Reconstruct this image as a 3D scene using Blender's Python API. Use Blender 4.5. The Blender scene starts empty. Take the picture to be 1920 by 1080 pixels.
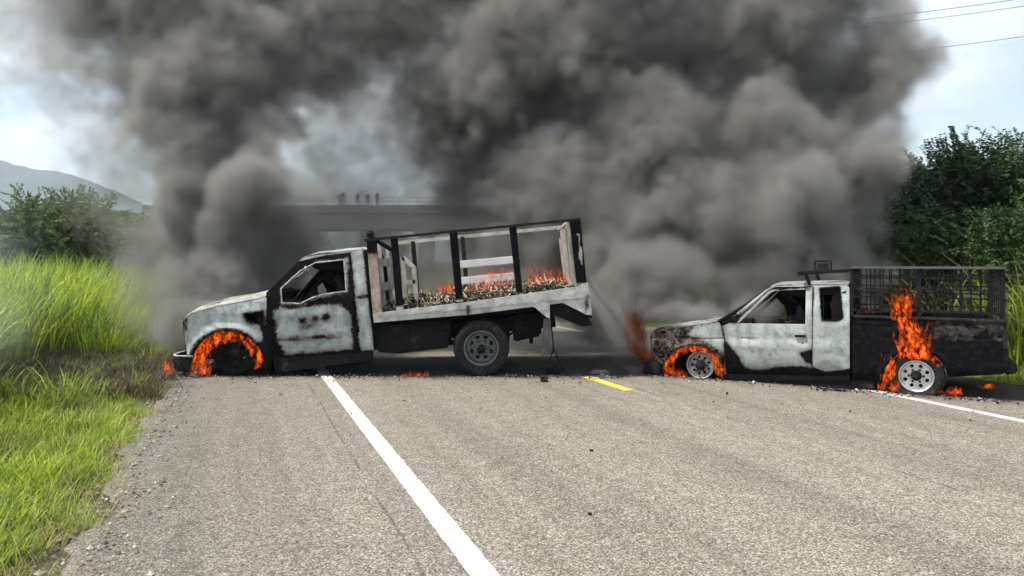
import bpy, bmesh, math, random
import numpy as np
from mathutils import Vector, Matrix, noise
from mathutils.geometry import tessellate_polygon
R = math.radians
rnd = random.Random(7)
S = bpy.context.scene
COL = S.collection

# ------------------------------------------------------------------ camera
F = 1387.0; HY = 490.0; CH = 1.65       # focal length in pixels of the 1920 frame, horizon row, eye height
cam_d = bpy.data.cameras.new("camera"); cam = bpy.data.objects.new("camera", cam_d); COL.objects.link(cam)
cam.location = (0, 0, CH); cam.rotation_euler = (R(90), 0, 0)
cam_d.sensor_width = 36; cam_d.lens = 36 * F / 1920
cam_d.shift_y = (HY - 540) / 1920
cam_d.clip_start = 0.05; cam_d.clip_end = 20000
S.camera = cam

# ------------------------------------------------------------------ light
SUN = Vector((-0.46, -0.09, 0.84)).normalized()       # towards the sun
sun_d = bpy.data.lights.new("sun", 'SUN'); sun = bpy.data.objects.new("sun", sun_d); COL.objects.link(sun)
sun.rotation_euler = SUN.to_track_quat('Z', 'Y').to_euler()
sun_d.energy = 4.6; sun_d.angle = R(0.5); sun_d.color = (1.0, 0.95, 0.87)
W = bpy.data.worlds.new("World"); S.world = W; W.use_nodes = True
nt = W.node_tree; nt.nodes.clear()
out = nt.nodes.new('ShaderNodeOutputWorld'); bg = nt.nodes.new('ShaderNodeBackground')
sky = nt.nodes.new('ShaderNodeTexSky'); sky.sky_type = 'NISHITA'; sky.sun_disc = False
sky.sun_elevation = math.asin(SUN.z); sky.sun_rotation = math.atan2(SUN.x, SUN.y)
sky.air_density = 1.0; sky.dust_density = 1.2; sky.ozone_density = 1.5
bg.inputs['Strength'].default_value = 0.13
tc = nt.nodes.new('ShaderNodeTexCoord'); mp = nt.nodes.new('ShaderNodeMapping'); mp.inputs['Scale'].default_value = (1, 1, 3.2)
nz = nt.nodes.new('ShaderNodeTexNoise'); nz.inputs['Scale'].default_value = 2.3; nz.inputs['Detail'].default_value = 7; nz.inputs['Roughness'].default_value = .55
nz.inputs['Distortion'].default_value = .35
rp = nt.nodes.new('ShaderNodeValToRGB'); rp.color_ramp.elements[0].position = .36; rp.color_ramp.elements[1].position = .56
rp.color_ramp.elements[0].color = (.30, .30, .30, 1); rp.color_ramp.elements[1].color = (1, 1, 1, 1)
mx = nt.nodes.new('ShaderNodeMix'); mx.data_type = 'RGBA'; mx.inputs[7].default_value = (7.0, 7.3, 7.6, 1)   # cloud radiance
L = nt.links.new
L(tc.outputs['Generated'], mp.inputs['Vector']); L(mp.outputs[0], nz.inputs['Vector']); L(nz.outputs['Fac'], rp.inputs['Fac'])
L(rp.outputs['Color'], mx.inputs[0]); L(sky.outputs[0], mx.inputs[6]); L(mx.outputs[2], bg.inputs['Color']); L(bg.outputs[0], out.inputs['Surface'])
S.view_settings.view_transform = 'Standard'; S.view_settings.look = 'None'
S.view_settings.exposure = 0.43; S.view_settings.gamma = 1; S.view_settings.use_curve_mapping = False
cy = S.cycles
cy.use_denoising = True
try: cy.denoiser = 'OPENIMAGEDENOISE'
except Exception: pass
cy.use_adaptive_sampling = True; cy.adaptive_threshold = 0.03
cy.max_bounces = 7; cy.diffuse_bounces = 2; cy.glossy_bounces = 2; cy.transmission_bounces = 2
cy.volume_bounces = 2; cy.transparent_max_bounces = 56
cy.volume_step_rate = 2.0; cy.volume_max_steps = 384
cy.caustics_reflective = False; cy.caustics_refractive = False

# ------------------------------------------------------------------ helpers
def link(name, data, parent=None):
    o = bpy.data.objects.new(name, data); COL.objects.link(o)
    if parent is not None: o.parent = parent
    return o
def tag(o, label=None, cat=None, group=None, kind=None):
    if label: o['label'] = label
    if cat: o['category'] = cat
    if group: o['group'] = group
    if kind: o['kind'] = kind
    return o
def empty(name, loc=(0, 0, 0), rz=0):
    o = link(name, None); o.location = loc; o.rotation_euler.z = rz; o.empty_display_size = .2
    return o
def mat(name):
    m = bpy.data.materials.new(name); m.use_nodes = True; m.node_tree.nodes.clear(); return m
class NB:
    """small node builder"""
    def __init__(s, tree): s.t = tree
    def n(s, typ, **kw):
        nd = s.t.nodes.new(typ)
        for k, v in kw.items(): setattr(nd, k, v)
        return nd
    def set(s, sock, v):
        if hasattr(v, 'is_output') or isinstance(v, bpy.types.NodeSocket): s.t.links.new(v, sock)
        else: sock.default_value = v
    def math(s, op, a, b=None, c=None, clamp=False):
        nd = s.n('ShaderNodeMath', operation=op, use_clamp=clamp); s.set(nd.inputs[0], a)
        if b is not None: s.set(nd.inputs[1], b)
        if c is not None: s.set(nd.inputs[2], c)
        return nd.outputs[0]
    def vmath(s, op, a, b=None, scale=None):
        nd = s.n('ShaderNodeVectorMath', operation=op); s.set(nd.inputs[0], a)
        if b is not None: s.set(nd.inputs[1], b)
        if scale is not None: s.set(nd.inputs['Scale'], scale)
        return nd.outputs['Value'] if op in ('LENGTH', 'DOT_PRODUCT', 'DISTANCE') else nd.outputs[0]
    def noise(s, vec, scale, detail=4, rough=.5, dist=0, color=False):
        nd = s.n('ShaderNodeTexNoise'); s.set(nd.inputs['Vector'], vec); s.set(nd.inputs['Scale'], scale)
        nd.inputs['Detail'].default_value = detail; nd.inputs['Roughness'].default_value = rough; nd.inputs['Distortion'].default_value = dist
        return nd.outputs['Color'] if color else nd.outputs[0]
    def voro(s, vec, scale, feature='F1', out='Distance', rand=1.0, smooth=None):
        nd = s.n('ShaderNodeTexVoronoi', feature=feature); s.set(nd.inputs['Vector'], vec); s.set(nd.inputs['Scale'], scale)
        nd.inputs['Randomness'].default_value = rand
        if smooth is not None: nd.inputs['Smoothness'].default_value = smooth
        return nd.outputs[out]
    def ramp(s, fac, stops, interp='LINEAR'):
        nd = s.n('ShaderNodeValToRGB'); cr = nd.color_ramp; cr.interpolation = interp
        while len(cr.elements) < len(stops): cr.elements.new(.5)
        for e, (p, c) in zip(cr.elements, stops):
            e.position = p; e.color = (c, c, c, 1) if isinstance(c, (int, float)) else (*c, 1)
        s.set(nd.inputs['Fac'], fac); return nd.outputs['Color']
    def mix(s, fac, a, b, blend='MIX'):
        nd = s.n('ShaderNodeMix', data_type='RGBA', blend_type=blend)
        s.set(nd.inputs[0], fac)
        for i, v in ((6, a), (7, b)): s.set(nd.inputs[i], (*v, 1) if isinstance(v, tuple) and len(v) == 3 else v)
        return nd.outputs[2]
    def mapr(s, v, a, b, c=0.0, d=1.0, smooth=False):
        nd = s.n('ShaderNodeMapRange', clamp=True)
        if smooth: nd.interpolation_type = 'SMOOTHSTEP'
        s.set(nd.inputs[0], v); s.set(nd.inputs[1], a); s.set(nd.inputs[2], b); s.set(nd.inputs[3], c); s.set(nd.inputs[4], d)
        return nd.outputs[0]
    def sep(s, v):
        nd = s.n('ShaderNodeSeparateXYZ'); s.set(nd.inputs[0], v); return nd.outputs
    def comb(s, x, y, z):
        nd = s.n('ShaderNodeCombineXYZ'); s.set(nd.inputs[0], x); s.set(nd.inputs[1], y); s.set(nd.inputs[2], z); return nd.outputs[0]
    def bump(s, h, strength=.3, dist=.01):
        nd = s.n('ShaderNodeBump'); s.set(nd.inputs['Height'], h); nd.inputs['Strength'].default_value = strength; nd.inputs['Distance'].default_value = dist
        return nd.outputs[0]
    def bsdf(s, color, rough=.8, metal=0.0, normal=None, spec=None, **kw):
        nd = s.n('ShaderNodeBsdfPrincipled')
        s.set(nd.inputs['Base Color'], (*color, 1) if isinstance(color, tuple) and len(color) == 3 else color)
        s.set(nd.inputs['Roughness'], rough); s.set(nd.inputs['Metallic'], metal)
        if normal is not None: s.set(nd.inputs['Normal'], normal)
        if spec is not None: s.set(nd.inputs['Specular IOR Level'], spec)
        for k, v in kw.items(): s.set(nd.inputs[k], v)
        return nd.outputs[0]
    def out(s, surf=None, vol=None):
        nd = s.n('ShaderNodeOutputMaterial')
        if surf is not None: s.set(nd.inputs['Surface'], surf)
        if vol is not None: s.set(nd.inputs['Volume'], vol)
def simple(name, color, rough=.8, metal=0., var=.0, scale=8, bump=0, spec=None):
    m = mat(name); b = NB(m.node_tree); tcn = b.n('ShaderNodeTexCoord'); p = tcn.outputs['Object']
    c = color; nrm = None
    if var or bump:
        nn = b.noise(p, scale, 6, .6)
        if var: c = b.mix(b.mapr(nn, .3, .7), tuple(x * (1 - var) for x in color), tuple(min(1, x * (1 + var)) for x in color))
        if bump: nrm = b.bump(nn, bump, .01)
    b.out(b.bsdf(c, rough, metal, nrm, spec)); return m
def mesh_from(name, verts, faces, m=None, smooth=False):
    me = bpy.data.meshes.new(name); me.from_pydata([tuple(v) for v in verts], [], faces); me.validate()
    if m:
        for x in (m if isinstance(m, (list, tuple)) else [m]): me.materials.append(x)
    if smooth: me.shade_smooth()
    me.update(); return me
# geometry collectors -------------------------------------------------
class MB:
    def __init__(s): s.v = []; s.f = []
    def quad(s, a, b, c, d):
        n = len(s.v); s.v += [a, b, c, d]; s.f.append((n, n+1, n+2, n+3))
    def box(s, x0, x1, y0, y1, z0, z1):
        n = len(s.v)
        s.v += [(x, y, z) for z in (z0, z1) for y in (y0, y1) for x in (x0, x1)]
        s.f += [(n, n+2, n+3, n+1), (n+4, n+5, n+7, n+6), (n, n+1, n+5, n+4), (n+2, n+6, n+7, n+3), (n, n+4, n+6, n+2), (n+1, n+3, n+7, n+5)]
    def bar(s, a, b, w, h=None, up=(0, 0, 1), taper=1.0):
        """square section bar from a to b, w across, h along up"""
        h = h or w; a = Vector(a); b = Vector(b); d = (b-a).normalized(); up = Vector(up)
        if abs(d.dot(up)) > .95: up = Vector((1, 0, 0))
        sx = d.cross(up).normalized(); uz = sx.cross(d).normalized(); n = len(s.v)
        for p, k in ((a, 1), (b, taper)):
            for i, j in ((-1, -1), (1, -1), (1, 1), (-1, 1)):
                s.v.append(tuple(p + sx*(i*w/2*k) + uz*(j*h/2*k)))
        s.f += [(n, n+1, n+2, n+3), (n+7, n+6, n+5, n+4)] + [(n+i, n+4+i, n+4+(i+1) % 4, n+(i+1) % 4) for i in range(4)]
    def tube(s, pts, r, seg=8, caps=True):
        pts = [Vector(p) for p in pts]; rr = r if isinstance(r, (list, tuple)) else [r]*len(pts)
        n0 = len(s.v); prev = None
        for i, p in enumerate(pts):
            d = (pts[min(i+1, len(pts)-1)] - pts[max(i-1, 0)]).normalized()
            if prev is None:
                a = Vector((0, 0, 1)) if abs(d.z) < .9 else Vector((1, 0, 0)); e1 = d.cross(a).normalized()
            else: e1 = (prev - d*prev.dot(d)).normalized()
            prev = e1; e2 = d.cross(e1)
            for k in range(seg):
                t = 2*math.pi*k/seg; s.v.append(tuple(p + (e1*math.cos(t) + e2*math.sin(t))*rr[i]))
        for i in range(len(pts)-1):
            for k in range(seg):
                a = n0+i*seg+k; b = n0+i*seg+(k+1) % seg; s.f.append((a, b, b+seg, a+seg))
        if caps:
            s.f.append(tuple(n0+k for k in reversed(range(seg)))); m = n0+(len(pts)-1)*seg; s.f.append(tuple(m+k for k in range(seg)))
    def lathe(s, prof, c, ax=(0, 1, 0), seg=32, closed=False):
        """profile [(r, t)] turned about axis ax through c"""
        c = Vector(c); ax = Vector(ax).normalized(); a = Vector((0, 0, 1)) if abs(ax.z) < .9 else Vector((1, 0, 0))
        e1 = ax.cross(a).normalized(); e2 = ax.cross(e1); n0 = len(s.v)
        for r, t in prof:
            for k in range(seg):
                th = 2*math.pi*k/seg; s.v.append(tuple(c + ax*t + (e1*math.cos(th)+e2*math.sin(th))*r))
        m = len(prof)
        for i in range(m if closed else m-1):
            j = (i+1) % m
            for k in range(seg):
                s.f.append((n0+i*seg+k, n0+i*seg+(k+1) % seg, n0+j*seg+(k+1) % seg, n0+j*seg+k))
    def build(s, name, m, parent=None, smooth=False, bevel=0):
        me = mesh_from(name, s.v, s.f, m, smooth); o = link(name, me, parent)
        if bevel:
            bm = bmesh.new(); bm.from_mesh(me); bmesh.ops.remove_doubles(bm, verts=bm.verts, dist=1e-5)
            es = [e for e in bm.edges if len(e.link_faces) == 2 and e.calc_face_angle(0) > .6]
            bmesh.ops.bevel(bm, geom=es, offset=bevel, segments=2, affect='EDGES', clamp_overlap=True)
            bm.to_mesh(me); bm.free()
        return o
def recalc(o):
    bm = bmesh.new(); bm.from_mesh(o.data); bmesh.ops.recalc_face_normals(bm, faces=bm.faces); bm.to_mesh(o.data); bm.free()
# road frame: u across (to the right), v along ----------------------------------
YAW = math.atan(0.375)
DX = Vector((-math.sin(YAW), math.cos(YAW), 0)); NX = Vector((math.cos(YAW), math.sin(YAW), 0))
def uv2w(u, v, z=0): return NX*u + DX*v + Vector((0, 0, z))
def w2uv(x, y): return x*NX.x + y*NX.y, x*DX.x + y*DX.y
EDGE_L, LINE_L, LINE_C, LINE_R, EDGE_R = -0.88, 1.23, 4.71, 7.61, 9.85
VOX=.07
# ------------------------------------------------------------------ ground, road
def fbm(x, y, z=0, o=4): return noise.fractal(Vector((x, y, z)), 1.0, 2.0, o)
def sstep(a, b, x):
    t = min(1, max(0, (x-a)/(b-a))); return t*t*(3-2*t)
def gz(u, v):
    """height of the soil"""
    if EDGE_L - .05 < u < EDGE_R + .05: return -0.07
    if u <= EDGE_L:
        d = EDGE_L - u; h = -.05 + .05*sstep(0, .5, d) + .30*sstep(.6, 4, d) - .1*sstep(6, 14, d)
    else:
        d = u - EDGE_R; h = -.05 + .05*sstep(0, .5, d) + .30*sstep(.6, 4, d)
    return h + .05*fbm(u*.7, v*.7)*sstep(.2, 1.5, d)
def soil_mat():
    m = mat('soil'); b = NB(m.node_tree); t = b.n('ShaderNodeTexCoord').outputs['Object']
    n1 = b.noise(t, 3.5, 8, .65); n2 = b.noise(t, .35, 3); n3 = b.noise(t, 30, 5, .6)
    c = b.mix(b.mapr(n1, .35, .65), (.055, .045, .028), (.085, .095, .032))
    c = b.mix(b.mapr(n2, .45, .6), c, (.085, .12, .035))
    x, y, z = b.sep(t)
    dx = b.math('DIVIDE', b.math('ADD', x, 2.2), 2.2); dy = b.math('DIVIDE', b.math('SUBTRACT', y, 11.9), 2.3)
    r = b.math('SQRT', b.math('ADD', b.math('POWER', dx, 2.0), b.math('POWER', dy, 2.0)))
    burnt = b.mapr(b.math('ADD', r, b.math('MULTIPLY', b.math('SUBTRACT', n1, .5), 1.4)), .8, 1.15, 1, 0)
    c = b.mix(burnt, c, b.mix(n3, (.02, .016, .013), (.15, .125, .10)))
    b.out(b.bsdf(c, .95, normal=b.bump(b.math('ADD', n1, n3), .6, .03))); return m
def grid_sheet(name, us, vs, zf, m, kind='structure'):
    V = []; Fc = []
    for v in vs:
        for u in us: V.append((u, v, zf(u, v)))
    n = len(us)
    for j in range(len(vs)-1):
        for i in range(n-1): a = j*n+i; Fc.append((a, a+1, a+n+1, a+n))
    o = link(name, mesh_from(name, V, Fc, m, True)); o.rotation_euler.z = YAW; tag(o, kind=kind); return o
def spaced(lo, hi, near_lo, near_hi, step, grow=1.25):
    xs = list(np.arange(near_lo, near_hi, step)); d = step; x = xs[-1]
    while x < hi: d *= grow; x += d; xs.append(x)
    d = step; x = xs[0]
    while x > lo: d *= grow; x -= d; xs.insert(0, x)
    return xs
us = spaced(-3000, 3000, -9, 14, .25); us = sorted(set([round(u, 3) for u in us] + [EDGE_L+.35, EDGE_R-.35]))
grid_sheet('ground', us, spaced(-60, 3500, -2, 30, .3), gz, soil_mat())

def asphalt_mat():
    m = mat('asphalt'); b = NB(m.node_tree); t = b.n('ShaderNodeTexCoord').outputs['Object']
    x, y, z = b.sep(t)
    st = b.voro(t, 88, out='Color'); stv = b.sep(st)[0]; dist = b.voro(t, 88)
    st2 = b.sep(b.voro(t, 175, out='Color'))[1]
    big = b.noise(t, .55, 5, .6); mid = b.noise(t, 5, 5, .6); fine = b.noise(t, 45, 4, .7)
    shoulder = b.mapr(b.math('ADD', x, b.math('MULTIPLY', b.math('SUBTRACT', big, .5), 1.2)), -.7, 1.2, 1, 0)
    v = b.math('ADD', b.math('MULTIPLY', stv, .55), b.math('MULTIPLY', st2, .45))
    v = b.math('ADD', b.math('MULTIPLY', v, .75), b.math('MULTIPLY', fine, .3))
    base = b.ramp(v, [(.20, (.048, .042, .035)), (.40, (.165, .146, .120)), (.62, (.270, .242, .202)), (.86, (.56, .515, .44))])
    c = b.mix(b.mapr(mid, .3, .7), b.mix(1, base, (.86, .86, .87), 'MULTIPLY'), b.mix(1, base, (1.08, 1.07, 1.05), 'MULTIPLY'))
    c = b.mix(b.math('MULTIPLY', b.mapr(big, .35, .7), .35), c, b.mix(1, c, (.78, .77, .76), 'MULTIPLY'))
    # shoulder: coarser, greyer, less worn; wheel paths polished
    c = b.mix(b.math('MULTIPLY', shoulder, .75), c, b.mix(1, c, (.60, .61, .63), 'MULTIPLY'))
    ws = b.noise(b.comb(b.math('MULTIPLY', x, 3.2), b.math('MULTIPLY', y, .12), 0.0), 1.0, 5, .6)
    c = b.mix(b.mapr(ws, .42, .70, 0, .75), c, b.mix(1, c, (.70, .69, .68), 'MULTIPLY'))
    tk = None
    for uc in (2.15, 3.75, 5.45, 6.95):
        g_ = b.mapr(b.math('ABSOLUTE', b.math('SUBTRACT', x, uc)), .12, .42, 1, 0, True); tk = g_ if tk is None else b.math('MAXIMUM', tk, g_)
    c = b.mix(b.math('MULTIPLY', tk, b.mapr(b.noise(t, .9, 4, .6), .3, .7, .15, .6)), c, b.mix(1, c, (.80, .79, .79), 'MULTIPLY'))
    ck = b.voro(b.vmath('ADD', t, b.vmath('SCALE', b.noise(t, 1.5, 5, .6, color=True), scale=.9)), .38, 'DISTANCE_TO_EDGE')
    c = b.mix(b.math('MULTIPLY', b.mapr(ck, .001, .0045, 1, 0), b.mapr(b.noise(t, .35, 3), .52, .60, 0, .6)), c, (.06, .055, .05))
    # construction joints along the lane edges
    wob = b.math('MULTIPLY', b.math('SUBTRACT', b.noise(t, 1.7, 4, .6), .5), .07)
    wob2 = b.math('MULTIPLY', b.math('SUBTRACT', b.noise(t, 14, 3, .6), .5), .03)
    xx = b.math('ADD', x, b.math('ADD', wob, wob2))
    for (u0, wd, col, am, lo) in ((.93, .010, (.05, .045, .04), .6, .42), (4.88, .012, (.03, .028, .026), .8, .46), (4.77, .016, (.50, .47, .42), .42, .46), (6.4, .010, (.05, .045, .04), .55, .5), (3.1, .012, (.09, .085, .08), .45, .5), (2.35, .008, (.07, .065, .06), .4, .52), (5.55, .010, (.06, .055, .05), .5, .48), (5.9, .006, (.07, .065, .06), .4, .5), (6.95, .010, (.06, .055, .05), .45, .5), (.2, .008, (.07, .065, .06), .4, .52)):
        d = b.math('ABSOLUTE', b.math('SUBTRACT', xx, u0))
        line = b.mapr(d, wd*.5, wd*1.6, 1, 0)
        brk = b.mapr(b.noise(b.comb(u0, b.math('MULTIPLY', y, .9), 0.0), 1.3, 5, .7), lo, lo+.12, 0, am)
        c = b.mix(b.math('MULTIPLY', line, brk), c, col)
    # soot and ash washed out from under the fires, plus painted shade under vehicles
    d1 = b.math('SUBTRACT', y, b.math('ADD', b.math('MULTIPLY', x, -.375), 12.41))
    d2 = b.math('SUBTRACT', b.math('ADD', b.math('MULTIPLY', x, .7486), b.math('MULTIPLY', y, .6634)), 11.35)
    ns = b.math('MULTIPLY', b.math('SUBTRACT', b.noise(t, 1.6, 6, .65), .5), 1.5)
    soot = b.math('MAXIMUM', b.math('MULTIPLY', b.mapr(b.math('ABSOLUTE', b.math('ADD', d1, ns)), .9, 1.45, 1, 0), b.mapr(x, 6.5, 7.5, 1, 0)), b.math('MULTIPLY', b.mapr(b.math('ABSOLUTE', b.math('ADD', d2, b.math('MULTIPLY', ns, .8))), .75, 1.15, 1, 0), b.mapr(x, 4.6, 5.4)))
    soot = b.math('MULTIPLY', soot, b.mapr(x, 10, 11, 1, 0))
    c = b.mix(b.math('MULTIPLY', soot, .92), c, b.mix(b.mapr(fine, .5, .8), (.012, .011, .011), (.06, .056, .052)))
    h = b.math('ADD', b.math('MULTIPLY', b.math('SUBTRACT', 1.0, dist), .6), b.math('MULTIPLY', stv, .5))
    b.out(b.bsdf(c, .82, normal=b.bump(h, .75, .008), spec=.35)); return m
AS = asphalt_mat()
# the road slab: ragged edges, real thickness
vs = spaced(-40, 900, -3, 40, .12)
V = []; Fc = []
def edge_l(v): return EDGE_L + .16*fbm(v*.8, 3.1) + .10*fbm(v*2.6, 9.2) + .04*fbm(v*9, 1.2)
def edge_r(v): return EDGE_R + .10*fbm(v*.8, 33.1) + .05*fbm(v*3.5, 19.2)
for v in vs:
    a, c = edge_l(v), edge_r(v)
    xs = [a, a, a+.05] + [a+.05 + (c-a-.1)*k/10 for k in range(1, 10)] + [c-.05, c, c]
    zs = [-.12, -.012] + [0]*11 + [-.012, -.12]
    V += [(x, v, z) for x, z in zip(xs, zs)]
n = 15
for j in range(len(vs)-1):
    for i in range(n-1): a = j*n+i; Fc.append((a, a+1, a+n+1, a+n))
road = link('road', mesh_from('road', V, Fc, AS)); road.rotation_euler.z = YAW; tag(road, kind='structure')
def paint_mat(name, col):
    m = mat(name); b = NB(m.node_tree); t = b.n('ShaderNodeTexCoord').outputs['Object']
    n1 = b.noise(t, 60, 4, .7); n2 = b.noise(t, 3, 5, .65)
    wear = b.mapr(b.math('ADD', n1, b.math('MULTIPLY', n2, .6)), .78, 1.0, 0, .9)
    c = b.mix(n2, tuple(x*.9 for x in col), col); c = b.mix(wear, c, (.30, .28, .25))
    b.out(b.bsdf(c, .6, normal=b.bump(b.voro(t, 62), .35, .006))); return m
PW = paint_mat('white_road_paint', (.58, .57, .54)); PY = paint_mat('yellow_road_paint', (.70, .52, .045))
def stripe(name, u, w, v0, v1, m):
    vv = list(np.arange(v0, min(v1, 45), .06)) + ([v1] if v1 > 45 else []); V = []; Fc = []
    for v in vv:
        j = .006*fbm(v*9, u); k = .006*fbm(v*9, u+7)
        V += [(u-w/2+j, v, .004), (u+w/2+k, v, .004)]
    for i in range(len(vv)-1): Fc.append((2*i, 2*i+1, 2*i+3, 2*i+2))
    o = link(name, mesh_from(name, V, Fc, m)); o.rotation_euler.z = YAW; tag(o, kind='structure'); return o
stripe('road_marking', LINE_L, .15, -8, 600, PW)
stripe('road_marking', LINE_R, .15, -8, 600, PW)
for k in range(0, 12):
    v0 = 8.31 + k*12
    stripe('road_marking', LINE_C, .15, v0, v0+(4.5 if k else 1.25), PY)

# ------------------------------------------------------------------ hills
def hill_mat():
    m = mat('hill_forest'); b = NB(m.node_tree); t = b.n('ShaderNodeTexCoord').outputs['Object']
    n1 = b.noise(t, .02, 8, .65); n2 = b.noise(t, .15, 4, .6)
    b.out(b.bsdf(b.mix(b.mapr(b.math('ADD', n1, b.math('MULTIPLY', n2, .4)), .5, .9), (.014, .024, .018), (.036, .048, .032)), .95, normal=b.bump(n2, 1, 6))); return m
HM = hill_mat()
HK = 1500/F
ridge = [(-1500, 470), (-1000, 330), (-700, 250), (-400, 235), (-200, 262), (-60, 292), (0, 298), (45, 308), (62, 316), (130, 319), (165, 332), (205, 352), (240, 366), (300, 392), (380, 432), (480, 470), (600, 488)]
def ridge_h(px):
    for (a, ya), (c, yc) in zip(ridge, ridge[1:]):
        if a <= px <= c:
            t = (px-a)/(c-a); return (HY-(ya+(yc-ya)*t))*HK
    return 0
xs = np.arange(-1500, 620, 9); ts = np.linspace(-1, 1, 21); V = []; Fc = []
for t in ts:
    for px in xs:
        h = ridge_h(px)*max(0, 1-abs(t)**1.3); X = (px-960)*HK; Yp = 1500+t*420
        h += (fbm(X*.012, Yp*.012, 0, 5)*10 + fbm(X*.06, Yp*.06, 5, 3)*2.2)*min(1, h/30)
        V.append((X, Yp, h*.985))
n = len(xs)
for j in range(len(ts)-1):
    for i in range(n-1): a = j*n+i; Fc.append((a, a+1, a+n+1, a+n))
tag(link('hills', mesh_from('hills', V, Fc, HM, True)), kind='structure')

# ------------------------------------------------------------------ overpass with onlookers
CONC = simple('weathered_concrete', (.27, .26, .24), .9, var=.25, scale=.6, bump=.3)
GAL = simple('galvanised_rail', (.42, .42, .40), .6, .3)
OY = 94.0; kO = OY/F
def oz(py): return CH - (py-HY)*kO
op = empty('overpass', (-20, OY, 0)); tag(op, 'grey concrete overpass spanning the road behind the smoke', 'bridge')
def opart(name, boxes, m=CONC, bev=0):
    mb = MB()
    for (x0, x1, y0, y1, z0, z1) in boxes: mb.box(x0+20, x1+20, y0, y1, z0, z1)
    return mb.build(name, m, op, bevel=bev)
opart('deck', [(-47, 45, 0, 9, oz(399), oz(387))])
opart('parapet', [(-47, 45, -.12, .22, oz(389.5), oz(384.5))]); opart('parapet', [(-47, 45, 8.8, 9.1, oz(387), oz(383))])
for j in range(5): opart('girder', [(-45, 43, .6+j*1.9, 1.2+j*1.9, oz(429), oz(399.2))])
for X in (-12, 20):
    p = opart('pier', [(X, X+1.4, 1, 8, 0, oz(437))]); 
    mb = MB(); mb.box(X-.6+20, X+2+20, .5, 8.6, oz(437), oz(429.3)); mb.build('pier_cap', CONC, p)
opart('rail', [(-47, 45, 0.0, .06, oz(371.5), oz(370.5))], GAL); opart('rail', [(-47, 45, 0.0, .06, oz(378), oz(377))], GAL)
mb = MB(); mb.box(-3.1, -3.02, 0, .06, oz(384.5), oz(370.5)); rp0 = mb.build('rail_post', GAL, op); rp0.location.x = -22.5
for k in range(1, 37):
    o = rp0.copy(); COL.objects.link(o); o.parent = op; o.location.x = -22.5 + 2.4*k
# embankments carrying the crossing road up to the deck
def embank(x0, x1):
    V = []; Fc = []; s = 1 if x1 > x0 else -1; n = 12; m = 10
    for i in range(n+1):
        for j in range(m+1):
            X = x0 + (x1-x0)*i/n; yy = -14 + 37*j/m
            top = sstep(0, 1, min(1, (abs(X-x0))/14)); side = 1-sstep(4.5, 18.5, abs(yy-4.5)); V.append((X, OY+yy, (oz(390))*top*side + .3*fbm(X*.2, yy*.2)-.1))
    for i in range(n):
        for j in range(m): a = i*(m+1)+j; Fc.append((a, a+1, a+m+2, a+m+1))
    o = link('terrain', mesh_from('terrain', V, Fc, HM, True)); tag(o, kind='structure')
embank(30, 160); embank(-38, -200)
CL = [simple('dark_cloth', (.03, .03, .035)), simple('red_cloth', (.25, .04, .035)), simple('blue_cloth', (.05, .07, .14)), simple('pale_cloth', (.4, .38, .34))]
SKIN = simple('skin', (.22, .12, .08), .6)
def person(X, h, top, legs, label, arm=.1, ang=0):
    """one continuous standing figure grown on a jointed skeleton"""
    k = h/1.72
    J = [(0, 0, .93), (0, 0, 1.12), (0, 0, 1.38), (0, .01, 1.50), (0, -.02, 1.64),
         (.10, 0, .88), (.12, .02, .48), (.12, 0, .08), (.12, -.14, .03), (-.10, 0, .88), (-.12, .01, .48), (-.13, .02, .08), (-.13, -.12, .03),
         (.19, 0, 1.40), (.27, .02, 1.12), (.22+arm, -.20, .98), (-.19, 0, 1.40), (-.26, .03, 1.12), (-.25, -.16, .90)]
    E = [(0, 1), (1, 2), (2, 3), (3, 4), (0, 5), (5, 6), (6, 7), (7, 8), (0, 9), (9, 10), (10, 11), (11, 12), (2, 13), (13, 14), (14, 15), (2, 16), (16, 17), (17, 18)]
    rad = [.14, .13, .15, .055, .105, .09, .065, .045, .04, .09, .065, .045, .04, .06, .045, .035, .06, .045, .035]
    me = bpy.data.meshes.new('person'); me.from_pydata([tuple(c*k for c in j) for j in J], E, [])
    o = bpy.data.objects.new('person', me); COL.objects.link(o)
    md = o.modifiers.new('skin', 'SKIN')
    for i, r_ in enumerate(rad): me.skin_vertices[0].data[i].radius = (r_*k, r_*k*(.75 if i in (1, 2) else 1))
    me.skin_vertices[0].data[0].use_root = True
    sb = o.modifiers.new('sub', 'SUBSURF'); sb.levels = 1; sb.render_levels = 1
    dg = bpy.context.evaluated_depsgraph_get(); dg.update()
    nm = bpy.data.meshes.new_from_object(o.evaluated_get(dg)); o.modifiers.clear(); o.data = nm
    for m_ in (top, legs, SKIN): nm.materials.append(m_)
    for p in nm.polygons:
        z = p.center.z/k; p.material_index = 1 if (z < .92 and abs(p.center.x) < .2*k) else (2 if z > 1.47 or (z < 1.0 and abs(p.center.x) > .2*k) else 0)
    o.location = (X, OY+.9, oz(387)); o.rotation_euler.z = ang; tag(o, label, 'person', 'onlookers on the overpass'); return o
for px, h, a, c, lb, an in ((634, 1.55, 0, 2, 'onlooker standing furthest left on the overpass behind the railing', .3), (640, 1.86, 0, 0, 'tall dark clad onlooker beside another at the left end of the overpass group', -.2),
                        (668, 1.75, 1, 0, 'onlooker in a red top standing alone in the middle of the overpass railing', .5), (687, 1.7, 2, 0, 'onlooker in a blue top between the red top and the wide armed figure', 0),
                        (705, 1.8, 0, 2, 'dark clad onlooker furthest right of the group with arm held out', -.5)):
    person((px-960)*kO, h*1.08, CL[a], CL[c], lb, .3 if px == 705 else .1, an)

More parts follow.
